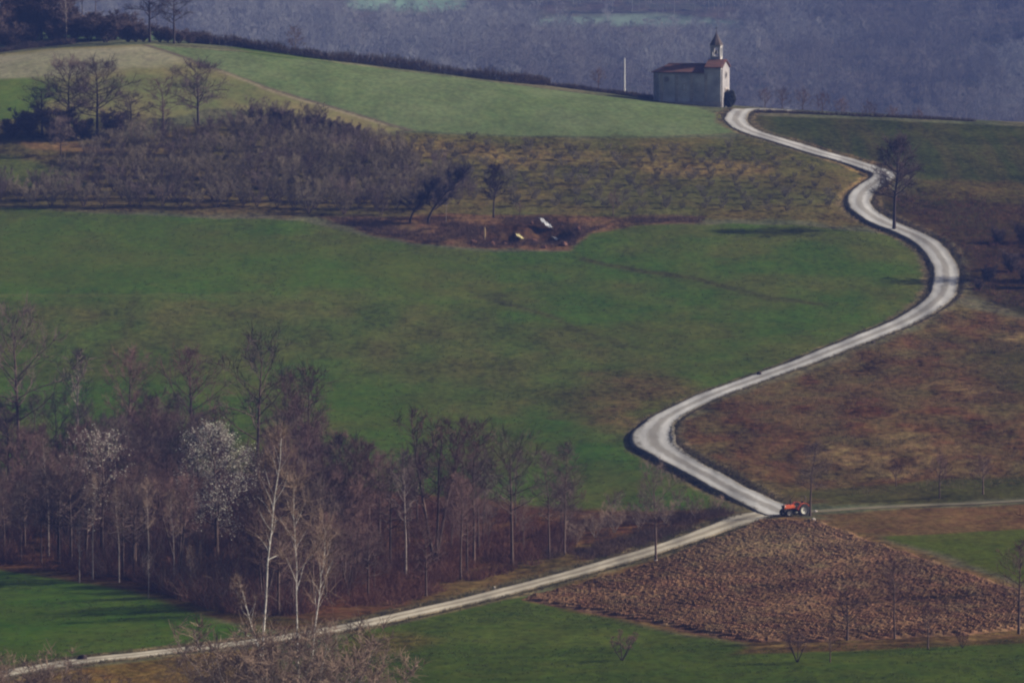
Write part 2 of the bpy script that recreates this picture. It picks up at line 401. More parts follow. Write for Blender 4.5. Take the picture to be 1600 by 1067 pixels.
# low meadows
zone([(-90,884),(0,890),(200,922),(345,972),(420,985),(330,1001),(230,1013),(120,1024),(0,1043),(-90,1062)], (.040,.096,.016), (.052,.098,.022), 1, .6, .35)
zone([(560,984),(650,966),(740,944),(830,930),(900,950),(1000,978),(1180,1012),(1330,1008),(1480,1003),(1700,990),(1700,1150),(300,1150),(300,1085),(460,1030)], (.052,.088,.022), (.042,.078,.018), 1.2, 1, .45, scale=(30, 3.2))
zone([(640,972),(830,948),(1000,985),(1100,1010),(900,1012),(700,1005)], (.066,.100,.028), (.05,.088,.022), 3, 1, .5, scale=(30, 2.5), op=.7)
zone([(560,990),(650,985),(690,1000),(620,1020),(540,1030)], (.12,.10,.05), (.08,.085,.035), 2, 2, .8, op=.6)
zone([(1180,995),(1330,1000),(1700,975),(1700,1003),(1480,1010),(1330,1016),(1150,1020)], (.070,.052,.032), (.055,.05,.026), 1, 1, .8)
zone([(-90,1070),(0,1060),(120,1042),(240,1030),(330,1019),(420,1010),(420,1040),(300,1150),(-90,1150)], (.125,.096,.045), (.080,.070,.030), 1, 1, .9)
# verge of the ploughed land
zone([(1168,806),(1230,806),(1300,812),(1390,846),(1600,918),(1700,955),(1700,985),(1500,1002),(1330,1006),(1180,1010),(1000,976),(830,940),(905,902),(1030,872),(1110,840)], (.130,.100,.062), (.095,.068,.045), 1, .8, .9)
# far side
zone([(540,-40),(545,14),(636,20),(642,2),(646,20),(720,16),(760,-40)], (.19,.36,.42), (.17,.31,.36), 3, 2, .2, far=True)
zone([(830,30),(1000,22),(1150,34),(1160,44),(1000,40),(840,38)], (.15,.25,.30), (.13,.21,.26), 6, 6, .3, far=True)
zone([(300,44),(420,80),(520,92),(520,98),(400,86),(300,56)], (.05,.12,.03), (.06,.11,.04), 2, 1, .3)

ZN.insert(0, (np.array([(-160., 1036.), (-38., 1036.), (-38., 1095.), (-160., 1095.)]), (.060,.098,.050), (.070,.100,.055), 1.5, 1.0, .3, (9, 14), 1.0))
def zoned(x, y):
    n1 = fbm(x/9, y/14, 31, 3)
    t = np.clip((n1-.3)/.4, 0, 1)[..., None]
    col = np.array(ROUGH)*(1-t)+np.array(ROUGH2)*t
    grain = np.full(x.shape, .7)
    farm = sstep(1100, 1240, y)[..., None]
    fc = np.array((.075,.060,.050))*(1-t)+np.array((.06,.062,.045))*t
    col = col*(1-farm)+fc*farm
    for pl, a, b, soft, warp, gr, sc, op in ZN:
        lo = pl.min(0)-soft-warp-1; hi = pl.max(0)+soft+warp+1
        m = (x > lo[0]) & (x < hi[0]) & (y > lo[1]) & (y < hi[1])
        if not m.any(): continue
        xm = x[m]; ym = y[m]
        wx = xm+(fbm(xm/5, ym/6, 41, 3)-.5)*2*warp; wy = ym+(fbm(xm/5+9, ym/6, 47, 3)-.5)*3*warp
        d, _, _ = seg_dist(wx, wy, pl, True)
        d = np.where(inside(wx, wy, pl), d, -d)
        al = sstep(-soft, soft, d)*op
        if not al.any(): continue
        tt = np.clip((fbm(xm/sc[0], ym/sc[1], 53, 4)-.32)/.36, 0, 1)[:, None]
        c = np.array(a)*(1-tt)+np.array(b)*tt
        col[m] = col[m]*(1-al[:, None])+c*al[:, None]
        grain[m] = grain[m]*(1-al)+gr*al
    return col, grain
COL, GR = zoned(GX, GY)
# worn lines: field boundary, road verges
def line_paint(px, col, wd, sub=3):
    pl = poly_world(px, base_h, sub, False)
    lo = pl.min(0)-4; hi = pl.max(0)+4
    m = (GX > lo[0]) & (GX < hi[0]) & (GY > lo[1]) & (GY < hi[1])
    xm = GX[m]; ym = GY[m]
    d, _, _ = seg_dist(xm+(fbm(xm/3, ym/4, 3)-.5)*.8, ym, pl)
    al = (1-sstep(wd*.5, wd*1.3, d))[:, None]*.9
    COL[m] = COL[m]*(1-al)+np.array(col)*al
line_paint([(228,71),(260,80),(330,106),(430,142),(520,168),(640,204)], (.085,.066,.050), .75)
line_paint([(345,112),(440,148),(530,174),(600,195)], (.19,.16,.10), .6)
line_paint([(232,70),(400,82),(600,107),(800,131)], (.17,.17,.09), .4)
line_paint([(640,206),(800,213),(1000,215),(1150,212)], (.05,.062,.03), .6)
m = (np.abs(GX) < 130) & (GY > 440) & (GY < 1034)
xm = GX[m]; ym = GY[m]
d, side, arc = seg_dist(xm, ym, ROAD[::3])
wv = 1.1+1.6*fbm(xm/4, ym/4, 61, 3)
al = (1-sstep(wv*.6, wv, d-RHALF))[:, None]
vt = np.clip((fbm(xm/2.2, ym/2.5, 67, 3)-.3)/.4, 0, 1)[:, None]
vc = np.array((.135,.098,.052))*(1-vt)+np.array((.070,.062,.032))*vt
uc = np.array(hit(1345,283)[:2]); og = np.exp(-((xm-uc[0])**2/30+(ym-uc[1])**2/420))[:, None]
vc = vc*(1-og)+np.array((.26,.165,.06))*og
COL[m] = COL[m]*(1-al*.85)+vc*al*.85
# shade of the road's side banks, painted in as a dark brown band
on = (sstep(ARC_S+6, ARC_S+20, arc)*(1-sstep(ARC_E-2, ARC_E+10, arc)))[:, None]
e = (d-RHALF)
bk = (sstep(0, .3, e)*(1-sstep(.6, 1.2, e)))[:, None]*on*.6*(.4+.9*fbm(xm/3, ym/7, 63, 3))[:, None]
COL[m] = COL[m]*(1-bk)+np.array((.050,.034,.028))*bk
GR[m] = GR[m]*(1-al[:, 0]*.8)+.9*al[:, 0]*.8

ny_, nx_ = GX.shape
V = np.stack([GX, GY, GZ], -1).reshape(-1, 3)
ii = (np.arange(ny_-1)[:, None]*nx_+np.arange(nx_-1)[None]).ravel()
Fq = np.stack([ii, ii+1, ii+nx_+1, ii+nx_], 1)

def ground_material():
    m = bpy.data.materials.new("land"); m.use_nodes = True
    n = m.node_tree.nodes; l = m.node_tree.links; b = n["Principled BSDF"]
    b.inputs['Roughness'].default_value = 1.0; b.inputs['Specular IOR Level'].default_value = 0
    at = n.new("ShaderNodeAttribute"); at.attribute_name = "soil"
    tc = n.new("ShaderNodeTexCoord")
    def noise(sc, st, det=4):
        mp = n.new("ShaderNodeMapping"); mp.inputs['Scale'].default_value = st
        l.new(tc.outputs['Object'], mp.inputs[0])
        t = n.new("ShaderNodeTexNoise"); t.inputs['Scale'].default_value = sc; t.inputs['Detail'].default_value = det; t.inputs['Roughness'].default_value = .65
        l.new(mp.outputs[0], t.inputs['Vector']); return t.outputs['Fac']
    n1 = noise(1.1, (1, .45, 1), 6); n2 = noise(.16, (1, .45, 1), 5)
    def mth(op, a, b_=None, c=None):
        k = n.new("ShaderNodeMath"); k.operation = op
        for i, q in enumerate((a, b_, c)):
            if q is None: continue
            if isinstance(q, (int, float)): k.inputs[i].default_value = q
            else: l.new(q, k.inputs[i])
        return k.outputs[0]
    # factor = 1 + grain*( (n1-.5)*2.6 + (n2-.5)*1.2 )
    a = mth('MULTIPLY', mth('SUBTRACT', n1, .5), 3.6); c = mth('MULTIPLY', mth('SUBTRACT', n2, .5), 2.6)
    g = mth('MAXIMUM', mth('MULTIPLY_ADD', mth('ADD', a, c), at.outputs['Alpha'], 1.0), .25)
    mx = n.new("ShaderNodeMixRGB"); mx.blend_type = 'MULTIPLY'; mx.inputs[0].default_value = 1
    l.new(at.outputs['Color'], mx.inputs[1]); l.new(g, mx.inputs[2])
    hs = n.new("ShaderNodeHueSaturation"); l.new(mx.outputs[0], hs.inputs['Color'])
    hv = mth('MULTIPLY_ADD', mth('SUBTRACT', noise(.5, (1, .5, 1), 3), .5), .07, .5); l.new(hv, hs.inputs['Hue'])
    l.new(hs.outputs[0], b.inputs['Base Color'])
    bp = n.new("ShaderNodeBump"); bp.inputs['Distance'].default_value = .25; l.new(mth('MULTIPLY', at.outputs['Alpha'], .8), bp.inputs['Strength'])
    l.new(n1, bp.inputs['Height']); l.new(bp.outputs[0], b.inputs['Normal'])
    return m
LAND = ground_material()
me = new_mesh("ground", V, Fq, LAND, smooth=True)
at_ = me.color_attributes.new("soil", 'FLOAT_COLOR', 'POINT')
at_.data.foreach_set('color', np.c_[COL.reshape(-1, 3), GR.reshape(-1)].astype(np.float32).ravel())
ground = link("ground", me); tag(ground, kind='structure')
del V, Fq

# ------------------------------------------------------------------ road, track, lane: gravel strips with worn wheel lines
def strip_mesh(name, line, half, prof_lift, material, seed=1, skirt=.35, wob=.25):
    d = np.gradient(line, axis=0); d /= np.hypot(*d.T)[:, None]; nrm = np.c_[-d[:, 1], d[:, 0]]
    k = 13; s = np.linspace(-1, 1, k)
    wv_l = 1+(fbm(np.arange(len(line))*.13, np.zeros(len(line)), seed, 3)-.5)*wob
    wv_r = 1+(fbm(np.arange(len(line))*.13, np.ones(len(line))*7, seed+3, 3)-.5)*wob
    half = np.broadcast_to(half, (len(line),))
    off = np.where(s[None] < 0, s[None]*wv_r[:, None], s[None]*wv_l[:, None])*half[:, None]
    X = line[:, None, 0]+nrm[:, None, 0]*off; Y = line[:, None, 1]+nrm[:, None, 1]*off
    zc = height(line[:, 0], line[:, 1])
    Z = np.maximum(height(X, Y), zc[:, None]-.02)+prof_lift+.05*(1-s[None]**2)-.035*np.exp(-((np.abs(s[None])-.5)/.16)**2)
    uv = np.broadcast_to(s[None], X.shape).copy()
    X = np.c_[X[:, :1]-nrm[:, :1]*.12, X, X[:, -1:]+nrm[:, :1]*.12]; Y = np.c_[Y[:, :1]-nrm[:, 1:]*.12, Y, Y[:, -1:]+nrm[:, 1:]*.12]
    Z = np.c_[Z[:, :1]-skirt, Z, Z[:, -1:]-skirt]; uv = np.c_[uv[:, :1]*1.1, uv, uv[:, -1:]*1.1]
    n, kk = X.shape
    i0 = (np.arange(n-1)[:, None]*kk+np.arange(kk-1)[None]).ravel()
    me = new_mesh(name, np.stack([X, Y, Z], -1).reshape(-1, 3), np.stack([i0, i0+1, i0+kk+1, i0+kk], 1), material, smooth=True)
    a = me.attributes.new("across", 'FLOAT', 'POINT'); a.data.foreach_set('value', uv.ravel().astype(np.float32))
    return tag(link(name, me), kind='structure')
def gravel(name, bright, dark, grassy=.0):
    m = bpy.data.materials.new(name); m.use_nodes = True
    n = m.node_tree.nodes; l = m.node_tree.links; b = n["Principled BSDF"]; b.inputs['Roughness'].default_value = .95; b.inputs['Specular IOR Level'].default_value = .15
    at = n.new("ShaderNodeAttribute"); at.attribute_name = "across"
    ab = n.new("ShaderNodeMath"); ab.operation = 'ABSOLUTE'; l.new(at.outputs['Fac'], ab.inputs[0])
    tc = n.new("ShaderNodeTexCoord"); no = n.new("ShaderNodeTexNoise"); no.inputs['Scale'].default_value = .9; no.inputs['Detail'].default_value = 6; no.inputs['Roughness'].default_value = .7
    st0 = n.new("ShaderNodeMapping"); st0.inputs['Scale'].default_value = (1.3, .35, 1); l.new(tc.outputs['Object'], st0.inputs[0]); l.new(st0.outputs[0], no.inputs['Vector'])
    ad = n.new("ShaderNodeMath"); ad.operation = 'MULTIPLY_ADD'; ad.inputs[1].default_value = .5; l.new(no.outputs['Fac'], ad.inputs[0]); 
    sb = n.new("ShaderNodeMath"); sb.operation = 'ADD'; sb.inputs[1].default_value = -.25; l.new(ab.outputs[0], sb.inputs[0]); l.new(sb.outputs[0], ad.inputs[2])
    r = n.new("ShaderNodeValToRGB"); e = r.color_ramp.elements
    mid = tuple(bright[i]*.42+dark[i]*.58 for i in range(3))
    if grassy: mid = (.085, .090, .045)
    e[0].position = 0; e[0].color = (*mid, 1); e[1].position = .96; e[1].color = (*dark, 1)
    for p, c in ((.16, mid), (.36, bright), (.56, bright), (.82, tuple(bright[i]*.6+dark[i]*.4 for i in range(3)))):
        q = e.new(p); q.color = (*c, 1)
    l.new(ad.outputs[0], r.inputs[0])
    n2 = n.new("ShaderNodeTexNoise"); n2.inputs['Scale'].default_value = .25; n2.inputs['Detail'].default_value = 5; st = n.new("ShaderNodeMapping"); st.inputs['Scale'].default_value = (1.2, .16, 1); l.new(tc.outputs['Object'], st.inputs[0]); l.new(st.outputs[0], n2.inputs['Vector'])
    mr = n.new("ShaderNodeMapRange"); mr.inputs[1].default_value = .3; mr.inputs[2].default_value = .7; mr.inputs[3].default_value = .52; mr.inputs[4].default_value = 1.2; l.new(n2.outputs['Fac'], mr.inputs[0])
    mx = n.new("ShaderNodeMixRGB"); mx.blend_type = 'MULTIPLY'; mx.inputs[0].default_value = 1; l.new(r.outputs[0], mx.inputs[1]); l.new(mr.outputs[0], mx.inputs[2])
    l.new(mx.outputs[0], b.inputs['Base Color'])
    bp = n.new("ShaderNodeBump"); bp.inputs['Strength'].default_value = .4; bp.inputs['Distance'].default_value = .06; l.new(no.outputs['Fac'], bp.inputs['Height']); l.new(bp.outputs[0], b.inputs['Normal'])
    return m
G1 = gravel("gravel", (.38, .375, .37), (.14, .12, .09)); G2 = gravel("farm_track_soil", (.20, .165, .105), (.09, .075, .045), 1)
kb = np.arange(len(ROAD_B)); ka_ = np.arange(len(ROAD_A))[::-1]
ib = int(np.argmin(np.hypot(*(ROAD_B-np.array(hit(1020,688)[:2])).T)))
hw = RHALF*(1+.35*np.exp(-((kb-ib)/14)**2))+.5*np.exp(-((kb-6)/9)**2)
strip_mesh("road", ROAD_B, hw, .10, G1, 2)
G3 = gravel("tan_gravel", (.37,.335,.27), (.15,.12,.08))
strip_mesh("road", ROAD_A, RHALF*.84+.7*np.exp(-((ka_-6)/9)**2), .075, G3, 3)
strip_mesh("track", TRACK[3:], 1.0, .06, G2, 5, wob=.6)
strip_mesh("churchyard_path", LANE, 1.7, .08, G1, 7)

# ------------------------------------------------------------------ ploughed field with real clods
PL_PX = [(1180,814),(1230,812),(1290,818),(1380,850),(1480,884),(1600,926),(1690,962),(1690,972),(1600,984),(1500,994),(1330,1001),(1180,1004),(1100,994),(1000,972),(806,936),(880,918),(1000,886),(1060,862),(1120,840)]
PL = poly_world(PL_PX, base_h, 4, True)
lo = PL.min(0)-1; hi = PL.max(0)+1
px_ = np.arange(lo[0], hi[0], .2); py_ = np.arange(lo[1], hi[1], .28)
QX, QY = np.meshgrid(px_, py_)
wx = QX+(fbm(QX/3, QY/3, 71, 3)-.5)*1.6; wy = QY+(fbm(QX/3+5, QY/3, 73, 3)-.5)*2.2
dpl, _, _ = seg_dist(wx, wy, PL, True); ins = inside(wx, wy, PL); dpl = np.where(ins, dpl, -dpl)
fade = sstep(0, 1.2, dpl)
fd = np.array((math.cos(math.radians(-52)), math.sin(math.radians(-52))))       # furrow direction, down to the right
ph = QX*-fd[1]+QY*fd[0]
rw = np.random.default_rng(99).random(QX.shape)
clod = .10*vn(QX/.30, QY/.6, 81)**1.6+.05*(vn(QX/.8, QY/1.9, 83)-.35)+.07*rw**3+.13*np.sin(ph*2*math.pi/1.05+1.2*fbm(QX/7, QY/7, 85))*(.25+.9*fbm(QX/9, QY/9, 87))
QZ = height(QX, QY)+.05+fade*(.14+clod*1.25)-.05*(1-fade)
tt = fbm(QX/7, QY/9, 91, 4); t2 = vn(QX/.6, QY/2.0, 93)
strawy = np.exp(-((QX-hit(1200,855)[0])/9)**2-((QY-hit(1200,855)[1])/18)**2)*.8+np.clip((fbm(QX/2, QY/6, 95, 3)-.55)/.2, 0, 1)*.4
c0 = np.array((.158,.086,.048)); c1 = np.array((.104,.058,.034)); c2 = np.array((.185,.130,.070))
k = np.clip((tt-.3)/.4, 0, 1)[..., None]; PC = (c0*(1-k)+c1*k)*(.75+.5*rw[..., None])
st = np.clip(strawy*(.4+t2), 0, .85)[..., None]; PC = PC*(1-st)+c2*st
n_y, n_x = QX.shape
i0 = (np.arange(n_y-1)[:, None]*n_x+np.arange(n_x-1)[None]); keep = (dpl[:-1, :-1] > 0) & (dpl[1:, 1:] > 0) & (dpl[1:, :-1] > 0) & (dpl[:-1, 1:] > 0)
i0 = i0[keep]; fq = np.stack([i0, i0+1, i0+n_x+1, i0+n_x], 1)
us, inv = np.unique(fq, return_inverse=True)
me = new_mesh("ploughed_field", np.stack([QX, QY, QZ], -1).reshape(-1, 3)[us], inv.reshape(-1, 4), LAND, smooth=False)
a_ = me.color_attributes.new("soil", 'FLOAT_COLOR', 'POINT'); a_.data.foreach_set('color', np.c_[PC.reshape(-1, 3)[us], np.full(len(us), .5)].astype(np.float32).ravel())
tag(link("ploughed_field", me), kind='structure')

# ------------------------------------------------------------------ bare trees
def tubes(Pt, R, sides):
    """Pt (N,K,3), R (N,K) -> verts, quads of N tapering tubes"""
    N, K, _ = Pt.shape
    D = np.gradient(Pt, axis=1) if K > 2 else np.repeat(Pt[:, 1:]-Pt[:, :1], 2, 1)
    D = D/(np.linalg.norm(D, axis=-1, keepdims=True)+1e-9)
    ref = np.where(np.abs(Pt[:, -1:, 2]-Pt[:, :1, 2])[..., None] > .7*np.linalg.norm(Pt[:, -1:]-Pt[:, :1], axis=-1, keepdims=True), np.array((1., .13, 0)), np.array((0, .1, 1.)))
    A = np.cross(D, np.broadcast_to(ref, D.shape)); A /= np.linalg.norm(A, axis=-1, keepdims=True)+1e-9
    B = np.cross(D, A)
    t = np.arange(sides)*2*math.pi/sides
    V = Pt[:, :, None]+R[:, :, None, None]*(A[:, :, None]*np.cos(t)[:, None]+B[:, :, None]*np.sin(t)[:, None])
    base = (np.arange(N)[:, None, None]*K+np.arange(K-1)[None, :, None])*sides
    a = np.arange(sides)[None, None]; b = (a+1) % sides
    Q = np.stack([base+a, base+b, base+sides+b, base+sides+a], -1).reshape(-1, 4)
    return V.reshape(-1, 3), Q
def join(parts):
    Vs = []; Qs = []; o = 0
    for v, q in parts: Vs.append(v); Qs.append(q+o); o += len(v)
    return np.concatenate(Vs), np.concatenate(Qs)
def unit(v): return v/(np.linalg.norm(v, axis=-1, keepdims=True)+1e-9)
def branch(start, dirn, length, rng, K=4, curl=.25, wob=.12, up=.3):
    """N curved polylines from start along dirn"""
    N = len(start); P_ = np.zeros((N, K, 3)); P_[:, 0] = start; d = unit(dirn)
    for k in range(1, K):
        d = unit(d+np.array((0, 0, up))/K+rng.normal(0, wob, (N, 3)))
        P_[:, k] = P_[:, k-1]+d*(length/(K-1))[:, None]
    return P_
def along(Pl, idx, t):
    K = Pl.shape[1]; f = t*(K-1); i = np.minimum(f.astype(int), K-2); f = f-i
    a = Pl[idx, i]; b = Pl[idx, i+1]
    return a+(b-a)*f[:, None], unit(b-a)
def grow(seed, H=12., r0=.2, stems=1, lean=0., base=.35, spread=.28, nl=26, rise=.5, nsub=7, ntw=7, tw=.013, tl=.09, shape='oval', splay=.25, droop=.15):
    """trunk arrays, crown arrays and twig tips of one bare tree"""
    rng = np.random.default_rng(seed)
    K = 10; T = np.zeros((stems, K, 3)); zz = np.linspace(0, 1, K)
    for s in range(stems):
        az = (seed % 7)+rng.normal(0, .25)+s*2*math.pi/stems; sp = (splay if stems > 1 else 0)
        hh = H*(1 if s == 0 else rng.uniform(.75, .98))*.96
        wob = np.cumsum(rng.normal(0, .012*H, (K, 2)), 0)*zz[:, None]*.6
        T[s, :, 0] = zz**.85*hh*sp*math.cos(az)+wob[:, 0]+lean*H*zz**1.6; T[s, :, 1] = zz**.85*hh*sp*math.sin(az)+wob[:, 1]
        T[s, :, 2] = zz*hh*(math.sqrt(max(.1, 1-sp*sp))); T[s, 0, 2] = -.25
    TR = r0*((1-zz)**.75*.96+.06)[None]*(1 if stems == 1 else .7)*np.ones((stems, 1))
    if stems == 1: TR[:, 0] *= 1.35
    n = nl*stems; si = np.repeat(np.arange(stems), nl)
    tl_ = np.tile(base+(1-base)*((np.arange(nl)+.5)/nl)**.9*.98, stems)
    st, dt = along(T, si, tl_)
    q = (tl_-base)/(1-base)
    prof = {'oval': np.sin(np.pi*np.clip(q*.86+.14, 0, 1))**.7, 'fan': .95-.45*q, 'round': np.sqrt(np.clip(1-(q*1.5-.55)**2, .12, 1)), 'cone': 1.05-.85*q, 'top': .35+.65*np.sin(np.pi*np.clip(q*.8+.15, 0, 1))}[shape]
    L = spread*H*prof*rng.uniform(.7, 1.15, n)
    az = np.arange(n)*2.39996+rng.uniform(-.4, .4, n)
    r_ = np.clip(rise+.55*q*q+rng.normal(0, .14, n), -.3, 1.3)
    dr = np.stack([np.cos(az)*np.cos(r_), np.sin(az)*np.cos(r_), np.sin(r_)], -1)
    Lb = branch(st, dr, L, rng, 5, up=.16, wob=.13)
    rl = np.interp(tl_, zz, TR[0])*.55
    rl = np.minimum(rl, .02+L*.022)
    LR = rl[:, None]*np.linspace(1, .28, 5)[None]
    n2 = n*nsub; li = np.repeat(np.arange(n), nsub); t2 = rng.uniform(.18, 1, n2)
    s2, d2 = along(Lb, li, t2)
    dd = unit(d2*.75+rng.normal(0, .55, (n2, 3))+np.array((0, 0, .12)))
    L2 = L[li]*rng.uniform(.25, .55, n2)*(1.1-.45*t2)
    Sb = branch(s2, dd, L2, rng, 4, up=.25, wob=.16)
    SR = np.maximum(rl[li]*.42, tw*1.15)[:, None]*np.linspace(1, .5, 4)[None]
    n3 = n2*ntw; qi = np.repeat(np.arange(n2), ntw); t3 = rng.uniform(.1, 1, n3)
    s3, d3 = along(Sb, qi, t3)
    d3 = unit(d3*.7+rng.normal(0, .6, (n3, 3))+np.array((0, 0, droop)))
    L3 = tl*H*rng.uniform(.45, 1.2, n3)*np.minimum(1, L2[qi]/(spread*H*.3)+.35)
    Wb = branch(s3, d3, L3, rng, 3, up=.2, wob=.15)
    WR = np.full((n3, 1), tw)*np.array((1, .8, .45))[None]
    trunk = join([tubes(T, TR, 8), tubes(Lb, LR, 5)])
    crown = join([tubes(Sb, SR, 3), tubes(Wb, WR, 3)])
    return trunk, crown, Wb[:, -1], Wb[:, 1]
PROTO = {}
def proto(kind, mats_, name='bare_tree', blossom=None, **kw):
    tr, cr, tips, mids = grow(**kw)
    H = kw.get('H', 12.)
    d = dict(H=H, name=name, trunk=new_mesh(name+"_trunk", *tr, mats_[0], smooth=True), crown=new_mesh(name+"_crown", *cr, mats_[1]), blossom=None, arr=(tr, cr))
    if blossom:
        m_, size, cnt = blossom; rng = np.random.default_rng(kw['seed']+5)
        pts_ = np.concatenate([tips, mids]); pts_ = pts_[rng.choice(len(pts_), min(cnt, len(pts_)), replace=False)]
        pts_ = pts_+rng.normal(0, .06, pts_.shape); N = len(pts_)
        a = unit(rng.normal(0, 1, (N, 3))); b = unit(np.cross(a, rng.normal(0, 1, (N, 3)))); c = np.cross(a, b)
        s_ = size*rng.uniform(.5, 1.25, N)[:, None]
        # each clump is a little five sided cup: an outer ring and a sunk centre
        ang = np.arange(5)*2*math.pi/5
        ring = pts_[:, None]+s_[:, None]*(a[:, None]*np.cos(ang)[:, None]+b[:, None]*np.sin(ang)[:, None])
        vv = np.concatenate([ring, (pts_-c*s_*.6)[:, None]], 1).reshape(-1, 3)
        o_ = np.arange(N)[:, None]*6; ff = np.concatenate([o_+np.array([[k, (k+1) % 5, 5]]) for k in range(5)], 0)
        d['blossom'] = new_mesh(name+"_blossom", vv, ff, m_)
    PROTO[kind] = d
FIRST = {}
def plant(kind, x, y, H, label, cat='tree', group=None, rz=None, rng=random, zoff=0., name=None, wide=1.0):
    d = PROTO[kind]; s = H/d['H']; loc = (x, y, gz(x, y)+zoff); rz = rng.uniform(0, 6.28) if rz is None else rz
    sc = (s*wide, s*wide, s)
    o = thing(name or d['name'], label, cat, loc, rz, group); o.scale = sc
    link('trunk', d['trunk'], o); link('crown', d['crown'], o)
    if d['blossom']: link('blossom', d['blossom'], o)
    return o
def plant_px(kind, u, v, vtop, label, **k):
    x, y, z = hit(u, v); H = (v-vtop)/F*y
    return plant(kind, x, y, H, label, **k)

bark = mat("maroon_bark", (.075,.046,.040), (.11,.075,.062), 2, vary=.2)
twig = mat("maroon_twig", (.120,.066,.056), (.090,.050,.044), .6, vary=.25)
twig_g = mat("grey_twig", (.135,.098,.082), (.095,.066,.056), .6, vary=.25)
twig_o = mat("olive_twig", (.165,.132,.086), (.125,.100,.068), .5, vary=.2)
bark_d = mat("dark_bark", (0.025,0.016,0.016), (0.038,0.024,0.023), 2, vary=.2)
twig_d = mat("dark_twig", (0.039,0.023,0.023), (0.051,0.030,0.029), .6, vary=.2)
birch_b = mat("birch_bark", (.74,.71,.66), (.38,.34,.31), 3.2, stretch=(1, 1, 2.2))
birch_t = mat("birch_twig", (.21,.145,.105), (.15,.10,.075), .6, vary=.15)
pale_b = mat("pale_bark", (.34,.29,.26), (.17,.13,.12), 2, vary=.25)
pale_t = mat("pale_twig", (.175,.130,.115), (.12,.085,.08), .6, vary=.2)
bloss = mat("white_blossom", (.72,.70,.62), (.56,.54,.45), .8, vary=.1)
ever = mat("evergreen_leaf", (.022,.026,.022), (.035,.040,.028), 1.5)
bramble = mat("bramble", (.165,.070,.046), (.105,.048,.035), .3)
bramble_d = mat("dark_bramble", (.115,.066,.048), (.066,.042,.036), .3)
straw_t = mat("sapling_twig", (.135,.114,.076), (.100,.086,.058), .5, vary=.25)
straw = mat("dry_grass", (.22,.165,.085), (.13,.095,.05), .3)

proto('oval', (bark, twig), seed=1, H=13, r0=.20, base=.30, spread=.36, nl=26, rise=.40, shape='oval', ntw=9, tw=.012)
proto('oval2', (bark, twig_g), seed=2, H=13, r0=.18, base=.38, spread=.36, nl=24, rise=.45, shape='round', ntw=8, tw=.012)
proto('tall', (bark, twig), seed=3, H=14, r0=.15, base=.45, spread=.25, nl=26, rise=.6, shape='oval', nsub=6, ntw=8, tw=.012)
proto('tall2', (bark, twig_g), seed=4, H=14, r0=.13, base=.35, spread=.22, nl=30, rise=.35, shape='oval', nsub=5, ntw=8, tw=.012)
proto('vase', (bark, twig), seed=5, H=13, r0=.22, stems=3, base=.35, spread=.26, nl=14, rise=.6, shape='oval', splay=.20, ntw=8, tw=.012)
proto('round', (bark, twig), seed=6, H=10, r0=.18, base=.28, spread=.44, nl=26, rise=.25, shape='round', nsub=8, ntw=8)
proto('roundg', (bark_d, twig_g), seed=16, H=10, r0=.18, base=.28, spread=.46, nl=32, rise=.30, shape='round', nsub=10, ntw=11, tw=.013)
proto('dark', (bark_d, twig_d), seed=7, H=13, r0=.24, base=.32, spread=.38, nl=26, rise=.35, shape='round', nsub=8, ntw=9, tw=.015)
proto('bigbirch', (birch_b, birch_t), name='birch_tree', seed=8, H=18, r0=.085, base=.55, spread=.12, nl=20, rise=.75, shape='oval', nsub=5, ntw=5, tw=.010, tl=.06)
proto('birch', (birch_b, birch_t), name='birch_tree', seed=9, H=12, r0=.06, base=.42, spread=.14, nl=22, rise=.8, shape='oval', nsub=5, ntw=5, tw=.010, tl=.06)
wood_b = mat("shaded_grey_bark", (.32,.265,.24), (.16,.125,.115), 3, stretch=(1, 1, 2))  # greyish birch bark, colour lowered further for the shade inside the wood
proto('woodbirch', (wood_b, birch_t), name='birch_tree', seed=29, H=12, r0=.075, base=.5, spread=.15, nl=20, rise=.7, shape='oval', nsub=5, ntw=6, tw=.010, tl=.06)
proto('forkbirch', (birch_b, birch_t), name='birch_tree', seed=10, H=14, r0=.085, stems=2, base=.55, spread=.15, nl=14, rise=.9, shape='fan', splay=.10, nsub=5, ntw=5, tw=.010)
proto('pale', (pale_b, pale_t), seed=11, H=11, r0=.10, base=.40, spread=.20, nl=22, rise=.7, shape='oval', nsub=6, ntw=5, tw=.012)
proto('fruit', (bark, twig), name='fruit_tree', seed=12, H=4.5, r0=.11, base=.30, spread=.42, nl=16, rise=.5, shape='round', nsub=6, ntw=6, tw=.010, tl=.12)
proto('multi', (bark_d, twig), name='fruit_tree', seed=22, H=4, r0=.10, stems=4, base=.35, spread=.30, nl=7, rise=.7, shape='fan', splay=.45, nsub=6, ntw=6, tw=.010, tl=.12)
proto('blossom', (bark, pale_t), name='blossoming_tree', seed=13, H=11, r0=.16, base=.24, spread=.34, nl=28, rise=.35, shape='oval', nsub=8, ntw=10, blossom=(bloss, .046, 15000))
proto('blossom2', (bark, pale_t), name='blossoming_tree', seed=14, H=8, r0=.12, base=.35, spread=.32, nl=20, rise=.35, shape='round', nsub=6, ntw=5, blossom=(bloss, .036, 900))
purple_t = mat('purple_twig', (.040,.028,.040), (.030,.022,.032), .6)
proto('leaning', (bark_d, purple_t), seed=15, H=8, r0=.20, lean=.75, base=.25, spread=.38, nl=26, rise=.4, shape='round', nsub=10, ntw=11, tw=.020)
proto('lone', (bark_d, twig_d), seed=17, H=13, r0=.23, base=.34, spread=.30, nl=30, rise=.40, shape='round', nsub=10, ntw=11, tw=.017)
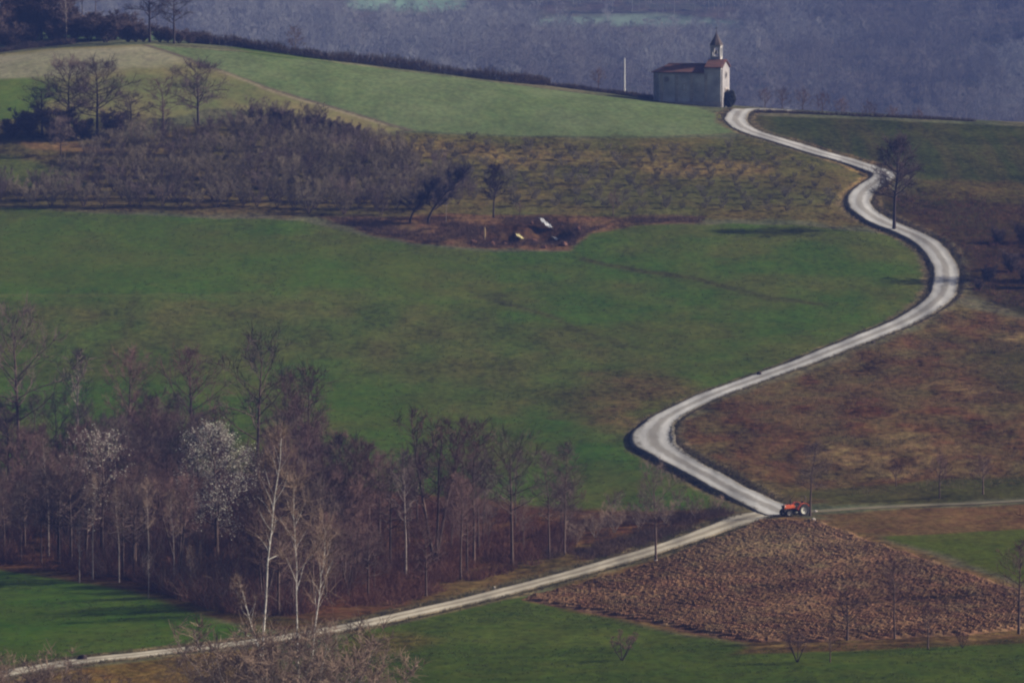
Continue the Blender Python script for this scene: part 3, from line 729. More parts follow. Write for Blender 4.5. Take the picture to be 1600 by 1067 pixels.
proto('shrub', (pale_b, birch_t), name='shrub', seed=18, H=3, r0=.022, stems=9, base=.15, spread=.30, nl=6, rise=.6, shape='fan', splay=.42, nsub=4, ntw=5, tw=.0065, tl=.13)
proto('shrub2', (pale_b, birch_t), name='shrub', seed=19, H=4, r0=.026, stems=8, base=.2, spread=.26, nl=7, rise=.7, shape='fan', splay=.36, nsub=4, ntw=5, tw=.0065, tl=.11)
def one_mesh(kind, mats_, seed, **kw):
    tr, cr, tips, mids = grow(seed=seed, **kw); V_, Q_ = join([tr, cr])
    return new_mesh(kind, V_, Q_, mats_, mi=np.r_[np.zeros(len(tr[1])), np.ones(len(cr[1]))], smooth=False)
HAZEL = [one_mesh('hazel_bush', [bark, twig_o], 30+k, H=5, r0=.07, stems=6+k % 3, base=.2, spread=.22, nl=8, rise=.8, shape='fan', splay=.38, nsub=6, ntw=6, tw=.009, tl=.12) for k in range(4)]
HAZEL_P = [one_mesh('hazel_bush', [bark, twig_g], 40+k, H=5, r0=.07, stems=6, base=.2, spread=.22, nl=8, rise=.8, shape='fan', splay=.36, nsub=6, ntw=6, tw=.009, tl=.12) for k in range(2)]
bush_t = mat('dark_bush_twig', (.074,.048,.046), (.052,.036,.036), .5, vary=.3)
BUSH = [one_mesh('bush', [bark_d, bush_t], 50+k, H=4, r0=.06, stems=9, base=.08, spread=.26, nl=10, rise=.6, shape='fan', splay=.42, nsub=6, ntw=6, tw=.018, tl=.13) for k in range(3)]
def simple(name, mesh, nomH, x, y, H, label, cat, group=None, rz=None, wide=1.0):
    o = link(name, mesh); s = H/nomH; o.location = (x, y, gz(x, y)-.05); o.scale = (s*wide, s*wide, s); o.rotation_euler = (0, 0, random.uniform(0, 6.28) if rz is None else rz)
    return tag(o, label, cat, group)
random.seed(11)

# --- hazel thicket, bush by bush along its rows
TH = poly_world([(-40,296),(60,300),(120,262),(130,232),(220,212),(330,206),(390,186),(470,186),(560,214),(640,244),(690,258),(738,296),(742,322),(650,332),(600,337),(470,334),(200,330),(-40,322)], base_h, 3, True)
lo = TH.min(0); hi = TH.max(0); cnt = 0
rngs = np.random.default_rng(4); spots = []
row = 0
y = lo[1]+.6
while y < hi[1]:
    x = lo[0]+rngs.uniform(0, 2)
    while x < hi[0]:
        jx = x+rngs.normal(0, .45); jy = y+rngs.normal(0, .5)
        if inside(np.array([jx]), np.array([jy]), TH)[0]: spots.append((jx, jy))
        x += 3.0
    y += 4.8
for (x, y) in spots:
    g = rngs.random() < .25
    simple('hazel_bush', (HAZEL_P if g else HAZEL)[int(rngs.integers(0, 2 if g else 4))], 5, x, y, rngs.uniform(2.9, 4.6)*(1-.45*max(0., min(1., (x+18)/14))), 'bare many-stemmed hazel bush standing in the long thicket above the green meadow', 'bush', 'hazel bushes of the thicket', wide=1.3)
# sparse saplings on the olive slope right of the thicket
SL = poly_world([(600,216),(800,222),(1000,228),(1160,232),(1250,252),(1310,290),(1310,330),(1000,334),(800,325),(700,310),(690,260)], base_h, 3, True)
lo = SL.min(0); hi = SL.max(0)
YOUNG = [one_mesh('hazel_bush', [straw_t, straw_t], 60+k, H=2, r0=.011, stems=9, base=.1, spread=.26, nl=5, rise=.6, shape='fan', splay=.45, nsub=4, ntw=7, tw=.008, tl=.13) for k in range(3)]
y = lo[1]
while y < hi[1]:
    x = lo[0]+rngs.uniform(0, 2)
    while x < hi[0]:
        jx = x+rngs.normal(0, .4); jy = y+rngs.normal(0, .5)
        if inside(np.array([jx]), np.array([jy]), SL)[0] and rngs.random() < .9:
            simple('sapling_bush', YOUNG[int(rngs.integers(0, 3))], 2, jx, jy, rngs.uniform(1.0, 2.1)*(1.25-.5*(x-lo[0])/(hi[0]-lo[0])), 'small faint bare sapling in the rows on the olive slope between thicket and road', 'bush', 'saplings of the olive slope', wide=1.3)
        x += 3.3
    y += 5.2
# --- the trees above the thicket
plant_px('roundg', 108, 212, 104, 'dark bare tree, left one of the tall pair above the thicket', rz=.4, wide=1.1)
plant_px('roundg', 152, 212, 106, 'broad bare tree, right one of the tall pair above the thicket', rz=3.6, wide=1.3)
plant_px('roundg', 310, 196, 106, 'round grey bare tree standing alone against the beige field', rz=2.2, wide=1.35)
plant_px('round', 256, 205, 130, 'small bare tree with a crooked stem left of the round grey tree', wide=1.1)
plant_px('dark', 66, 212, 140, 'short dark tree leaning over the black bush left of the tall pair', rz=.2, wide=1.5)
plant_px('dark', 205, 212, 150, 'squat dark tree right of the tall pair', wide=1.5)
plant_px('roundg', 95, 243, 190, 'small bare tree in front of the reddish earth strip at the far left')
for k, (u, v, tp, lb) in enumerate([(18,216,180,'black bush mass at the left edge above the thicket'), (45,214,168,'dark bush between the black edge bush and the short dark tree'), (85,214,160,'dense dark undergrowth bush under the tall pair'), (180,214,168,'dark bush under the squat dark tree'), (128,216,178,'low dark bush between the trunks of the tall pair'), (-20,214,186,'dark bush cut by the left edge above the thicket')]):
    x, y, z = hit(u, v); simple('bush', BUSH[k % 3], 4, x, y, (v-tp)/F*y, lb, 'bush', wide=1.5)
for k in range(10):
    u = 400+k*17+random.uniform(-6, 6); x, y, z = hit(u, 200+k*2.2)
    simple('bush', BUSH[k % 3], 4, x, y, random.uniform(3, 4.2), 'dark leafless bush along the top edge of the thicket under the beige field', 'bush', 'bushes topping the thicket')
# --- by the pit
plant_px('leaning', 668, 350, 268, 'dark bare tree arching far over to the right beside the pit', rz=.1)
plant_px('leaning', 640, 349, 284, 'lower dark tree leaning right behind the arching tree by the pit', rz=.35)
plant_px('pale', 697, 348, 285, 'thin upright trunk under the arching dark tree')
plant_px('lone', 771, 340, 262, 'small dark tree standing on the pit rim', wide=1.0, rz=2.0)
plant_px('fruit', 812, 340, 318, 'stubby sapling right of the small dark tree on the pit rim', name='sapling')
plant_px('fruit', 958, 338, 302, 'thin little sapling alone on the brown strip right of the pit', name='sapling', wide=.8)
for k in range(0):
    x, y, z = hit(905+k*28+random.uniform(-6, 6), 343+random.uniform(-2, 3)); simple('bush', BUSH[k % 3], 4, x, y, random.uniform(.6, 1.0), 'low reddish bush on the brown strip right of the pit', 'bush', 'reddish bushes right of the pit', wide=1.7)

# --- the brow: hedge, bushes, trees
def hedge(px, hmin, hmax, label, dens, seed, wide=1.6):
    line = smooth_line(poly_world(px, base_h, 3, False), .25, 1); rng = np.random.default_rng(seed)
    L = len(line)*.25; n = int(L*dens); i = rng.integers(0, len(line), n)
    hh = hmin+(hmax-hmin)*fbm(i*.25/4, np.zeros(n), seed, 3)*1.3
    px_ = line[i, 0]+rng.normal(0, .25, n); py_ = line[i, 1]+rng.normal(0, wide*.5, n)
    b0 = np.c_[px_, py_, height(px_, py_)-.1]
    st = branch(b0, np.c_[rng.normal(0, .35, n), rng.normal(0, .35, n), np.ones(n)], hh*rng.uniform(.6, 1.05, n), rng, 4, wob=.2)
    p1 = tubes(st, np.full((n, 1), .028)*np.array((1, .8, .6, .4)), 3)
    q = np.repeat(np.arange(n), 9); s_, d_ = along(st, q, rng.uniform(.1, 1, len(q)))
    tb = branch(s_, unit(d_+rng.normal(0, .8, d_.shape)), rng.uniform(.25, .75, len(q)), rng, 3)
    p2 = tubes(tb, np.full((len(q), 1), .022)*np.array((1, .8, .5)), 3)
    V_, Q_ = join([p1, p2])
    return tag(link('hedge', new_mesh('hedge', V_, Q_, hedge_m)), label, 'hedge')
hedge_m = mat("hedge_twig", (.070,.046,.044), (.105,.078,.062), .35)
hedge([(300,66),(360,72),(430,82),(500,92),(560,99),(640,109),(720,119),(800,129),(855,134)], .9, 2.6, 'long dark leafless hedge along the top of the pale green field', 34, 3)
hedge([(840,132),(900,140),(960,147),(1020,156)], .3, .9, 'low dark hedge running along the brow to the chapel', 30, 5, 1.0)
hedge([(-60,92),(0,82),(60,74),(115,69)], .5, 1.3, 'low brown hedge at the left end above the cream field', 26, 7)
hedge([(1180,176),(1240,177.5),(1300,180),(1400,184),(1520,190)], .1, .35, 'dark weedy edge along the right hand brow beyond the green field', 20, 9, .8)
def brow(u, v, back): 
    x, y, z = hit(u, v); return x*(1+back/y), y+back
for k, (u, v, h, bk) in enumerate([(5,78,9,8),(28,74,8,10),(52,72,9,9),(78,70,8.5,9),(100,68,8,8),(-20,84,9,8),(40,76,6,3),(88,71,5.5,3),(15,80,6,3),(118,68,6,6),(128,66,5,8),(140,68,6.5,8),(153,66,6,6),(165,67,7,9),(178,66,6,6),(190,66,6,8),(200,66,5,5),(212,66,4.5,6),(224,67,3.6,6),(250,67,4,5),(262,68,3.2,7),(280,70,3.4,5),(295,70,3,6),(8,79,11,14),(34,75,11,14),(60,72,11,14),(88,70,10,14)]):
    x, y = brow(u, v, bk); 
    simple('bush', BUSH[k % 3], 4, x, y, h*.85, 'tall dark bush in the thick clump at the upper left corner' if u < 110 else 'dark bush under the two brow trees', 'bush', 'bushes of the upper left clump' if u < 110 else 'bushes under the brow trees', wide=1.15 if u < 110 else 1.5)
for (kd, u, v, h, bk, lb) in [('dark',234,67,12.5,3,'taller dark bare tree of the two on the brow, left one'), ('dark',272,70,11,3,'slimmer dark bare tree right of the taller brow tree'), ('pale',104,70,12,4,'pale trunked tree at the right end of the upper left clump'), ('dark',65,72,12,9,'dark tree rising out of the upper left clump'), ('oval',20,76,12,9,'bare tree at the upper left corner above the clump'), ('oval',-10,82,12,9,'bare tree cut by the upper left edge'), ('tall',128,60,9,30,'thin tree beyond the clump in front of the green brow'), ('tall',150,58,9,30,'second thin tree beyond the clump, near the taller brow tree'),
   ('round',462,88,4.5,6,'small round bare tree rising from the hedge on the brow'), ('fruit',935,143,3.9,4,'small bare tree on the brow left of the white pole')]:
    x, y = brow(u, v, bk); plant(kd, x, y, h, lb)
for k, (u, dy, h) in enumerate([(1195,26,3.6),(1222,30,4.2),(1254,34,4.6),(1285,36,4.4),(1315,40,4.0),(1358,46,4.4),(1395,48,4.0),(1435,50,4.0)]):
    y = 1004+dy; x = (u-800)/F*y; plant('fruit', x, y, h, 'little bare orchard tree peeping over the brow right of the chapel', group='orchard trees behind the right brow', name='fruit_tree')

# --- right side trees
plant_px('lone', 1397, 359, 222, 'tall dark bare tree standing alone at the roadside bend', rz=.9, wide=1.1)
plant_px('tall2', 1266, 806, 690, 'slender dark bare tree right behind the red tractor', wide=1.5)
plant_px('oval2', 1025, 878, 736, 'slim bare tree with whitewashed foot on the near edge of the road', rz=.4)
x, y, z = hit(1025, 878)
whitew = mat("whitewash", (.8, .78, .72), (.65, .62, .55), 3)
plant_px('fruit', 1536, 772, 716, 'small round fruit tree by the track at the right')
plant_px('fruit', 1468, 778, 716, 'fainter small fruit tree left of the round one by the track', wide=.8)
plant_px('fruit', 1400, 760, 722, 'tiny bare tree on the dry bank above the track', wide=.8)
plant_px('tall', 1398, 998, 872, 'tallest dark tree in front of the ploughed field', wide=1.2)
plant_px('fruit', 1324, 1000, 928, 'dark vase-shaped fruit tree below the ploughed field', wide=1.15)
plant_px('multi', 1246, 1034, 980, 'dark low fruit tree at the lower edge of the ploughed field')
plant_px('fruit', 1297, 1034, 985, 'small bare tree right of the low dark fruit tree', wide=.8)
plant_px('fruit', 1450, 1014, 950, 'faint bare fruit tree right of the tallest tree', wide=.9)
plant_px('oval', 1592, 990, 850, 'dark bare tree at the right edge beside the ploughed field')
plant_px('multi', 1504, 1012, 985, 'low bush at the lower right corner of the ploughed field', cat='bush')
plant_px('multi', 972, 1031, 984, 'low spreading many-stemmed tree alone on the bottom meadow', rz=1.0, wide=1.2)
for k, (u, v, h) in enumerate([(1545,440,2.6),(1580,425,3.4),(1610,450,3.6),(1640,400,4.0),(1560,380,2.6),(1600,380,3.0),(1530,452,1.6),(1650,440,5.5)]):
    x, y, z = hit(u, v); simple('bush', BUSH[k % 3], 4, x, y, h, 'dark maroon bush in the scrub beside the upper bend', 'bush', 'scrub bushes beside the upper bend', wide=1.3)
# trees just outside the right edge, whose shadows cross the road and the slope
for k, (u, v, h) in enumerate([(1618,436,11),(1660,438,12),(1650,930,10)]):
    x, y, z = hit(u, v); plant('dark', x, y, h, 'dark tree just beyond the right edge of the picture', group='trees beyond the right edge')

# --- the wood on the bank
WP = poly_world([(-60,742),(150,745),(420,752),(520,775),(520,800),(600,850),(560,930),(460,965),(340,958),(200,906),(-60,876)], base_h, 3, True)
WP2 = poly_world([(520,775),(700,790),(880,815),(900,850),(860,875),(760,905),(620,945),(540,950),(600,850)], base_h, 3, True)
wrng = np.random.default_rng(9); placed = []
def fill(poly, n, mind, kinds, hr, label, group):
    lo = poly.min(0); hi = poly.max(0); tries = 0; c = 0
    while c < n and tries < 6000:
        tries += 1; x = wrng.uniform(lo[0], hi[0]); y = wrng.uniform(lo[1], hi[1])
        if not inside(np.array([x]), np.array([y]), poly)[0]: continue
        if any((x-a)**2+((y-b)*.7)**2 < mind**2 for a, b in placed): continue
        u_ = 800+x/y*F
        if (abs(u_-340) < 46 and y < 640) or (abs(u_-160) < 26 and y < 640): continue
        placed.append((x, y)); c += 1
        plant(kinds[c % len(kinds)], x, y, wrng.uniform(*hr), label, group=group, rng=random)
named = [('oval2',30,755,500,'tallest bare tree at the far left of the wood, above all its neighbours'),('pale',122,770,540,'pale trunked tree with arching branches near the left of the wood'),('tall',200,770,548,'slender bare tree between the pale trunked tree and the maroon crowns'),
 ('oval',300,760,546,'broad maroon crown rising above the blossoming tree'),('oval2',402,780,540,'spreading grey tree in the top line of the wood above the tallest birch'),('tall',448,790,585,'thin upright tree between the spreading grey tree and the right end of the wood'),('tall',478,800,572,'dark upright tree at the right end of the wood top'),
 ('vase',680,880,638,'open bare tree with forked trunk in front of the green meadow'),('tall',740,880,660,'thin dark tree right of the open forked tree'),('oval2',800,880,690,'faint grey bare tree in the middle of the lower wood'),('tall2',858,870,700,'narrow bare tree left of the dark straight trunk'),('tall2',882,866,688,'dark straight-trunked tree at the right end of the wood'),
 ('pale',634,900,700,'tree with pale upper trunk and dark foot left of the open forked tree'),('tall',560,900,690,'thin tree over the leaf litter right of the big birch'),('oval',610,880,730,'low bare tree over the leaf litter'),('tall',720,905,745,'short dark stem near the road in the lower wood')]
for (kd, u, v, tp, lb) in named:
    x, y, z = hit(u, v); placed.append((x, y)); plant_px(kd, u, v, tp, lb)
plant_px('blossom', 340, 880, 668, 'white blossoming tree, the large bright one in the wood', rz=.5)
plant_px('blossom2', 160, 875, 685, 'smaller thinly blossoming tree left of the large white one')
for (u, v, tp, lb, kd) in [(145,905,735,'thin white birch at the left meadow edge, left of the wider one','woodbirch'),(186,910,755,'wider white birch at the left meadow edge','woodbirch'),(232,912,742,'straight white birch stem in the middle of the meadow edge','woodbirch'),(272,918,760,'bent white birch right of the straight one','woodbirch'),(76,870,672,'faint pale birch deep in the left of the wood','woodbirch'),(124,910,800,'short leaning birch left of the pair at the meadow edge','pale'),(298,925,850,'tiny birch stem at the foot of the wood','woodbirch'),(232,935,860,'low pale sapling under the straight birch','pale')]:
    x, y, z = hit(u, v); placed.append((x, y)); plant_px(kd, u, v, tp, lb)
o = plant_px('pale', 48, 835, 745, 'pale leaning trunk at the left edge of the wood', wide=1.0); o.rotation_euler = (0, -.45, 0)
fill(WP, 120, 1.9, ['oval','tall','oval2','round','dark','tall2','vase','oval'], (7.5, 11), 'leafless maroon tree among many in the dense wood on the left', 'trees of the dense left wood')
fill(WP2, 22, 2.6, ['tall','tall2','oval2','round','oval'], (5, 9), 'leafless small tree in the thin lower wood above the road', 'trees of the thin lower wood')
for k, (u, v, h) in enumerate([(930,840,3),(960,832,3.4),(1000,826,3),(1040,818,2.8),(1085,808,2.6),(1120,800,2),(900,850,2.6),(1010,800,2.4),(1060,790,2.2),(960,800,2.6)]):
    x, y, z = hit(u, v); plant('shrub', x, y, h, 'leafless shrub on the slope between the lower wood and the junction', cat='bush', group='shrubs by the junction', wide=1.2)

# --- birches and shrubs in the near foreground
def near_tree(kd, u, v, y, H, lb, rz=0, **k):
    x, yy, zz = at_depth(u, v, y); return plant(kd, x, y, H, lb, rz=rz, **k)
x0, y0, z0 = at_depth(420, 1067, 440)
def near_top(kd, ub, y, ut, vt, lb, rz, tilt=True, **k):
    """root at the given distance under column ub, top near (ut, vt)"""
    x = (ub-800)/F*y; zt = at_depth(ut, vt, y)[2]; H = zt-gz(x, y)
    o = plant(kd, x, y, H, lb, rz=rz, **k)
    if tilt: o.rotation_euler = (Matrix.Rotation(math.atan2((ut-ub)/F*y, H), 3, 'Y') @ Matrix.Rotation(rz, 3, 'Z')).to_euler()
    return o
near_top('bigbirch', 402, 452, 424, 648, 'tallest white birch in front, in sunlight from root to top', 0.3)
near_top('forkbirch', 468, 450, 490, 735, 'second white birch in front, forked high, right of the tallest', 1.1)
near_top('birch', 440, 446, 362, 880, 'thin white birch leaning left in front of the tallest', 2.0)
near_top('birch', 472, 444, 524, 962, 'low white birch with a bent top leaning right in front', 2.6)
for k, (u, y, vt, lb) in enumerate([(380,448,950,'maroon shrub left of the near birches'),(430,450,968,'maroon shrub around the foot of the tallest birch'),(500,446,962,'reddish shrub around the foot of the forked birch'),(545,450,972,'brown shrub right of the near birches'),(580,446,1000,'lowest brown shrub at the right of the near clump'),(345,446,990,'dark shrub at the left of the near clump'),(470,440,995,'dense low shrub between the two near birches'),(410,440,995,'dense low shrub left of the second birch'),
   (40,452,1010,'brown shrub at the lower left corner'),(85,450,1022,'small brown shrub right of the corner one'),(5,450,1016,'shrub cut by the lower left edge'),(150,448,1045,'low tuft of brown shrub below the lane')]):
    near_top('shrub2' if k % 2 else 'shrub', u, y, u, vt, lb, k*1.1, tilt=False, cat='bush', wide=1.35)

# --- undergrowth and dry grass (nobody could count them)
def scatter_twigs(name, poly, n, hr, m, seed, per=6, r=.014, lean=.5, label=None, stopf=None):
    rng = np.random.default_rng(seed); lo = poly.min(0); hi = poly.max(0)
    x = rng.uniform(lo[0], hi[0], n*3); y = rng.uniform(lo[1], hi[1], n*3)
    k = inside(x, y, poly) & (fbm(x/4, y/6, seed, 3) > .42); x = x[k][:n]; y = y[k][:n]
    d, _, _ = seg_dist(x, y, ROAD[::3]); k = d > RHALF+.5; x = x[k]; y = y[k]
    z = height(x, y); n = len(x)
    q = np.repeat(np.arange(n), per); b0 = np.c_[x[q]+rng.normal(0, .25, len(q)), y[q]+rng.normal(0, .25, len(q)), z[q]-.1]
    hh = rng.uniform(*hr, n)[q]*rng.uniform(.6, 1.1, len(q))
    st = branch(b0, np.c_[rng.normal(0, lean, (len(q), 2)), np.ones(len(q))], hh, rng, 4, wob=.25, up=0)
    p1 = tubes(st, np.full((len(q), 1), r)*np.array((1, .85, .65, .35)), 3)
    return tag(link(name, new_mesh(name, *p1, m)), label, kind='stuff')
scatter_twigs('undergrowth', WP, 5200, (.8, 3.4), bramble, 5, per=9, r=.018, label='maroon bramble undergrowth on the floor of the left wood')
scatter_twigs('undergrowth', WP, 1500, (1.5, 5.0), twig_g, 15, per=7, r=.020, lean=.3, label='tall grey-brown saplings and thicket stems in the left wood')
scatter_twigs('undergrowth', WP2, 2600, (.5, 2.0), bramble, 6, per=9, r=.018, label='reddish bramble undergrowth in the thin lower wood')
BK = poly_world([(1500,490),(1700,540),(1700,755),(1420,768),(1230,782),(1110,730),(1070,700),(1066,668),(1130,634),(1330,560)], base_h, 3, True)
VS = poly_world([(880,815),(1000,805),(1140,796),(1150,805),(1060,836),(960,868),(880,885),(840,880)], base_h, 3, True)
scatter_twigs('undergrowth', VS, 1500, (.4, 1.5), bramble_d, 16, per=9, r=.014, label='low brown scrub running along the road to the junction')
scatter_twigs('dry_grass', BK, 4200, (.25, .8), straw, 7, per=7, r=.012, lean=.7, label='tufts of dry grass on the reddish bank inside the bend')
SLO = poly_world([(600,215),(1000,220),(1200,232),(1340,270),(1320,310),(1330,338),(900,336),(700,320)], base_h, 3, True)
scatter_twigs('dry_grass', SLO, 2200, (.2, .5), straw, 8, per=6, r=.012, lean=.7, label='tufts of dry grass on the olive slope below the pale green field')
PB = poly_world([(510,340),(640,344),(760,340),(880,340),(990,340),(1100,340),(1100,347),(990,349),(925,362),(893,388),(760,388),(640,376),(560,360)], base_h, 3, True)
scatter_twigs('brambles', PB, 2200, (.3, 1.3), bramble_d, 14, per=9, r=.014, lean=.7, label='reddish brambles on the earth bank around the pit')
LV = poly_world([(640,950),(760,915),(900,875),(1000,845),(1160,800),(1160,822),(1000,874),(900,902),(760,935),(600,975)], base_h, 3, True)
scatter_twigs('dry_grass', LV, 1200, (.2, .55), straw, 10, per=8, r=.012, lean=.6, label='tan dry grass along the verges of the lower road')
def verge_tufts():
    rng = np.random.default_rng(31); n = 9000
    i = rng.integers(2, len(ROAD)-2, n); i = i[np.abs(i-i_s) > 6]; n = len(i)
    t_ = ROAD[i+1]-ROAD[i-1]; t_ /= np.hypot(*t_.T)[:, None]; s_ = rng.choice((-1, 1), n)
    o_ = s_*(RHALF*1.0+rng.exponential(.45, n)+.9*(fbm(i*.06, s_*3., 33, 3)-.55))
    x = ROAD[i, 0]-t_[:, 1]*o_; y = ROAD[i, 1]+t_[:, 0]*o_; z = height(x, y)
    q = np.repeat(np.arange(n), 6); b0 = np.c_[x[q]+rng.normal(0, .12, len(q)), y[q]+rng.normal(0, .2, len(q)), z[q]]
    st = branch(b0, np.c_[rng.normal(0, .6, (len(q), 2)), np.ones(len(q))], rng.uniform(.12, .42, n)[q], rng, 3, wob=.25, up=0)
    tag(link('verge_grass', new_mesh('verge_grass', *tubes(st, np.full((len(q), 1), .013)*np.array((1, .8, .4)), 3), verge_m)), 'ragged grass growing along both edges of the road', kind='stuff')
def meadow_tufts(poly, n, hr, m, seed, label):
    rng = np.random.default_rng(seed); lo = poly.min(0); hi = poly.max(0)
    x = rng.uniform(lo[0], hi[0], n*2); y = rng.uniform(lo[1], hi[1], n*2)
    k = inside(x, y, poly) & (fbm(x/7, y/10, seed, 4)+rng.normal(0, .12, n*2) > .48); x = x[k][:n]; y = y[k][:n]
    d, _, _ = seg_dist(x, y, ROAD[::3]); k = d > RHALF+.3; x = x[k]; y = y[k]; n = len(x); z = height(x, y)
    q = np.repeat(np.arange(n), 5); b0 = np.c_[x[q]+rng.normal(0, .14, len(q)), y[q]+rng.normal(0, .2, len(q)), z[q]-.02]
    st = branch(b0, np.c_[rng.normal(0, .6, (len(q), 2)), np.ones(len(q))], rng.uniform(*hr, n)[q], rng, 3, wob=.25, up=0)
    tag(link('meadow_grass', new_mesh('meadow_grass', *tubes(st, np.full((len(q), 1), .016)*np.array((1, .8, .4)), 3), m)), label, kind='stuff')
tuft_m = mat("meadow_tuft", (.052,.088,.016), (.100,.096,.032), .25); tuft_n = mat("low_meadow_tuft", (.038,.075,.012), (.075,.080,.022), .3)
meadow_tufts(poly_world(BIGM, base_h, 2, True), 15000, (.10, .30), tuft_m, 41, 'uneven grass tufts of the big green meadow')
meadow_tufts(poly_world([(560,990),(830,938),(1000,978),(1180,1012),(1480,1005),(1650,995),(1650,1100),(500,1100)], base_h, 2, True), 6000, (.06, .20), tuft_n, 43, 'grass tufts of the low meadow in front of the ploughed field')
meadow_tufts(poly_world([(-60,890),(200,926),(345,976),(400,988),(230,1011),(0,1040),(-60,1050)], base_h, 2, True), 2500, (.06, .20), tuft_n, 45, 'grass tufts of the small meadow between wood and lane')
verge_m = mat("verge_grass", (.12,.095,.045), (.06,.062,.026), .4)
verge_tufts()
LL = poly_world([(-60,1062),(120,1040),(330,1018),(430,1008),(430,1080),(-60,1100)], base_h, 3, True)
scatter_twigs('dry_grass', LL, 900, (.2, .6), straw, 12, per=9, r=.012, lean=.6, label='tan dry grass along the lane at the lower left')
RS = poly_world([(1380,300),(1700,315),(1700,510),(1600,490),(1515,455),(1505,410),(1470,375)], base_h, 3, True)
scatter_twigs('undergrowth', RS, 1300, (.3, 1.0), bramble, 13, per=8, r=.016, label='dark low scrub on the slope right of the upper bend')

# --- wood on the far side of the valley: reads as one mass
def far_wood():
    rng = np.random.default_rng(77); kinds = bpy.data.collections.new('far_tree_kinds')
    tones = [((.19,.175,.165), (.205,.195,.19)), ((.25,.245,.24), (.265,.265,.265)), ((.14,.125,.12), (.155,.14,.135))]  # pale greys stand in for bright haze over the far trees
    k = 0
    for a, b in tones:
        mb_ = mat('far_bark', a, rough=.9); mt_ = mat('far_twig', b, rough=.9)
        for v in range(3):
            tr, cr, tips, mids = grow(seed=100+k, H=12, r0=.13, base=.2, spread=(.40, .34, .28)[v], nl=14, rise=.4, nsub=5, ntw=8, tw=.016, tl=.10, shape=('round', 'oval', 'oval')[v])
            V_, Q_ = join([tr, cr]); me = new_mesh('far_tree', V_, Q_, [mb_, mt_], mi=np.r_[np.zeros(len(tr[1])), np.ones(len(cr[1]))])
            o = bpy.data.objects.new('far_tree_%02d' % k, me); kinds.objects.link(o); k += 1
    n = 9500
    y = 1990+(rng.random(n)**1.1)*960; x = rng.uniform(-1, 1, n)*(y*.098+45)
    keep = np.ones(n, bool)
    for z_ in ZN[-3:-1]:                       # leave the far meadows open
        d, _, _ = seg_dist(x, y, z_[0], True); keep &= ~(inside(x, y, z_[0]) | (d < 3))
        for back in (20, 45, 70, 95, 120): keep &= ~inside(x, y+back, z_[0])
    x = x[keep]; y = y[keep]; zz = height(x, y)-.1; n = len(x)
    hue = fbm(x/40, y/110, 15, 3)+rng.normal(0, .06, n)+np.clip(.10-x/900, -.25, .2)  # paler to the left, darker right: hillside light painted into the tree tones
    tone = np.where(hue > .56, 1, np.where(hue > .42, 0, 2)); pick = tone*3+rng.integers(0, 3, n)
    sc = rng.uniform(.7, 1.25, n)*(.75+.6*fbm(x/40, y/60, 5))
    me = bpy.data.meshes.new('far_wood'); me.vertices.add(n); me.vertices.foreach_set('co', np.c_[x, y, zz].astype(np.float32).ravel())
    for nm, ty, va in (('pick', 'INT', pick.astype(np.int32)), ('size', 'FLOAT', sc.astype(np.float32)), ('turn', 'FLOAT', rng.uniform(0, 6.28, n).astype(np.float32))):
        me.attributes.new(nm, ty, 'POINT').data.foreach_set('value', va)
    o = tag(link('far_wood', me), 'leafless wood covering the far hillside behind the chapel', kind='stuff')
    ng = bpy.data.node_groups.new('wood_on_hillside', 'GeometryNodeTree')
    ng.interface.new_socket('Geometry', in_out='INPUT', socket_type='NodeSocketGeometry'); ng.interface.new_socket('Geometry', in_out='OUTPUT', socket_type='NodeSocketGeometry')
    N = ng.nodes; L = ng.links; gi = N.new('NodeGroupInput'); go = N.new('NodeGroupOutput')
    ci = N.new('GeometryNodeCollectionInfo'); ci.inputs['Collection'].default_value = kinds; ci.inputs['Separate Children'].default_value = True; ci.inputs['Reset Children'].default_value = True
    ip = N.new('GeometryNodeInstanceOnPoints'); ip.inputs['Pick Instance'].default_value = True
    def at(nm, ty):
        a = N.new('GeometryNodeInputNamedAttribute'); a.data_type = ty; a.inputs['Name'].default_value = nm; return a.outputs[0]
    cx_ = N.new('ShaderNodeCombineXYZ'); L.new(at('turn', 'FLOAT'), cx_.inputs[2])
    L.new(gi.outputs[0], ip.inputs['Points']); L.new(ci.outputs[0], ip.inputs['Instance']); L.new(at('pick', 'INT'), ip.inputs['Instance Index'])
    L.new(cx_.outputs[0], ip.inputs['Rotation']); L.new(at('size', 'FLOAT'), ip.inputs['Scale']); L.new(ip.outputs[0], go.inputs[0])
    o.modifiers.new('trees', 'NODES').node_group = ng
far_wood()

# ------------------------------------------------------------------ chapel on the brow
stucco = mat("weathered_stucco", (.45,.44,.45), (.24,.235,.255), .38, rough=.9, bump=.25)
pale_st = mat("pale_stucco", (.29,.275,.29), (.18,.17,.18), .7, rough=.9)
quoin = mat("old_plaster", (.36,.32,.30), (.24,.22,.22), .9)
tilem = mat("clay_tile", (.125,.052,.042), (.062,.034,.032), .9, rough=.9, bump=.5)
darkh = mat("dark_opening", (.015,.014,.016), (.02,.018,.02), 1)
woodd = mat("old_door_wood", (.085,.05,.032), (.06,.036,.024), 2)
slate = mat("spire_tile", (.075,.055,.058), (.05,.04,.042), 1)
iron = mat("wrought_iron", (.03,.03,.032), (.05,.045,.042), 4, rough=.6, metal=.6)
cx, cy, cz = hit(1084, 164)
cy += 3.0; cx = cx*(1+3.0/cy); cz = gz(cx, cy)
CH = thing('chapel', 'small grey chapel with red tiled roof and slim bell tower on the brow', 'chapel', (cx, cy, cz), math.radians(-14))
Ln, Wd, Hw = 11.2, 6.6, 5.55
X0, X1 = -Ln/2, Ln/2; Y0, Y1 = -Wd/2, Wd/2
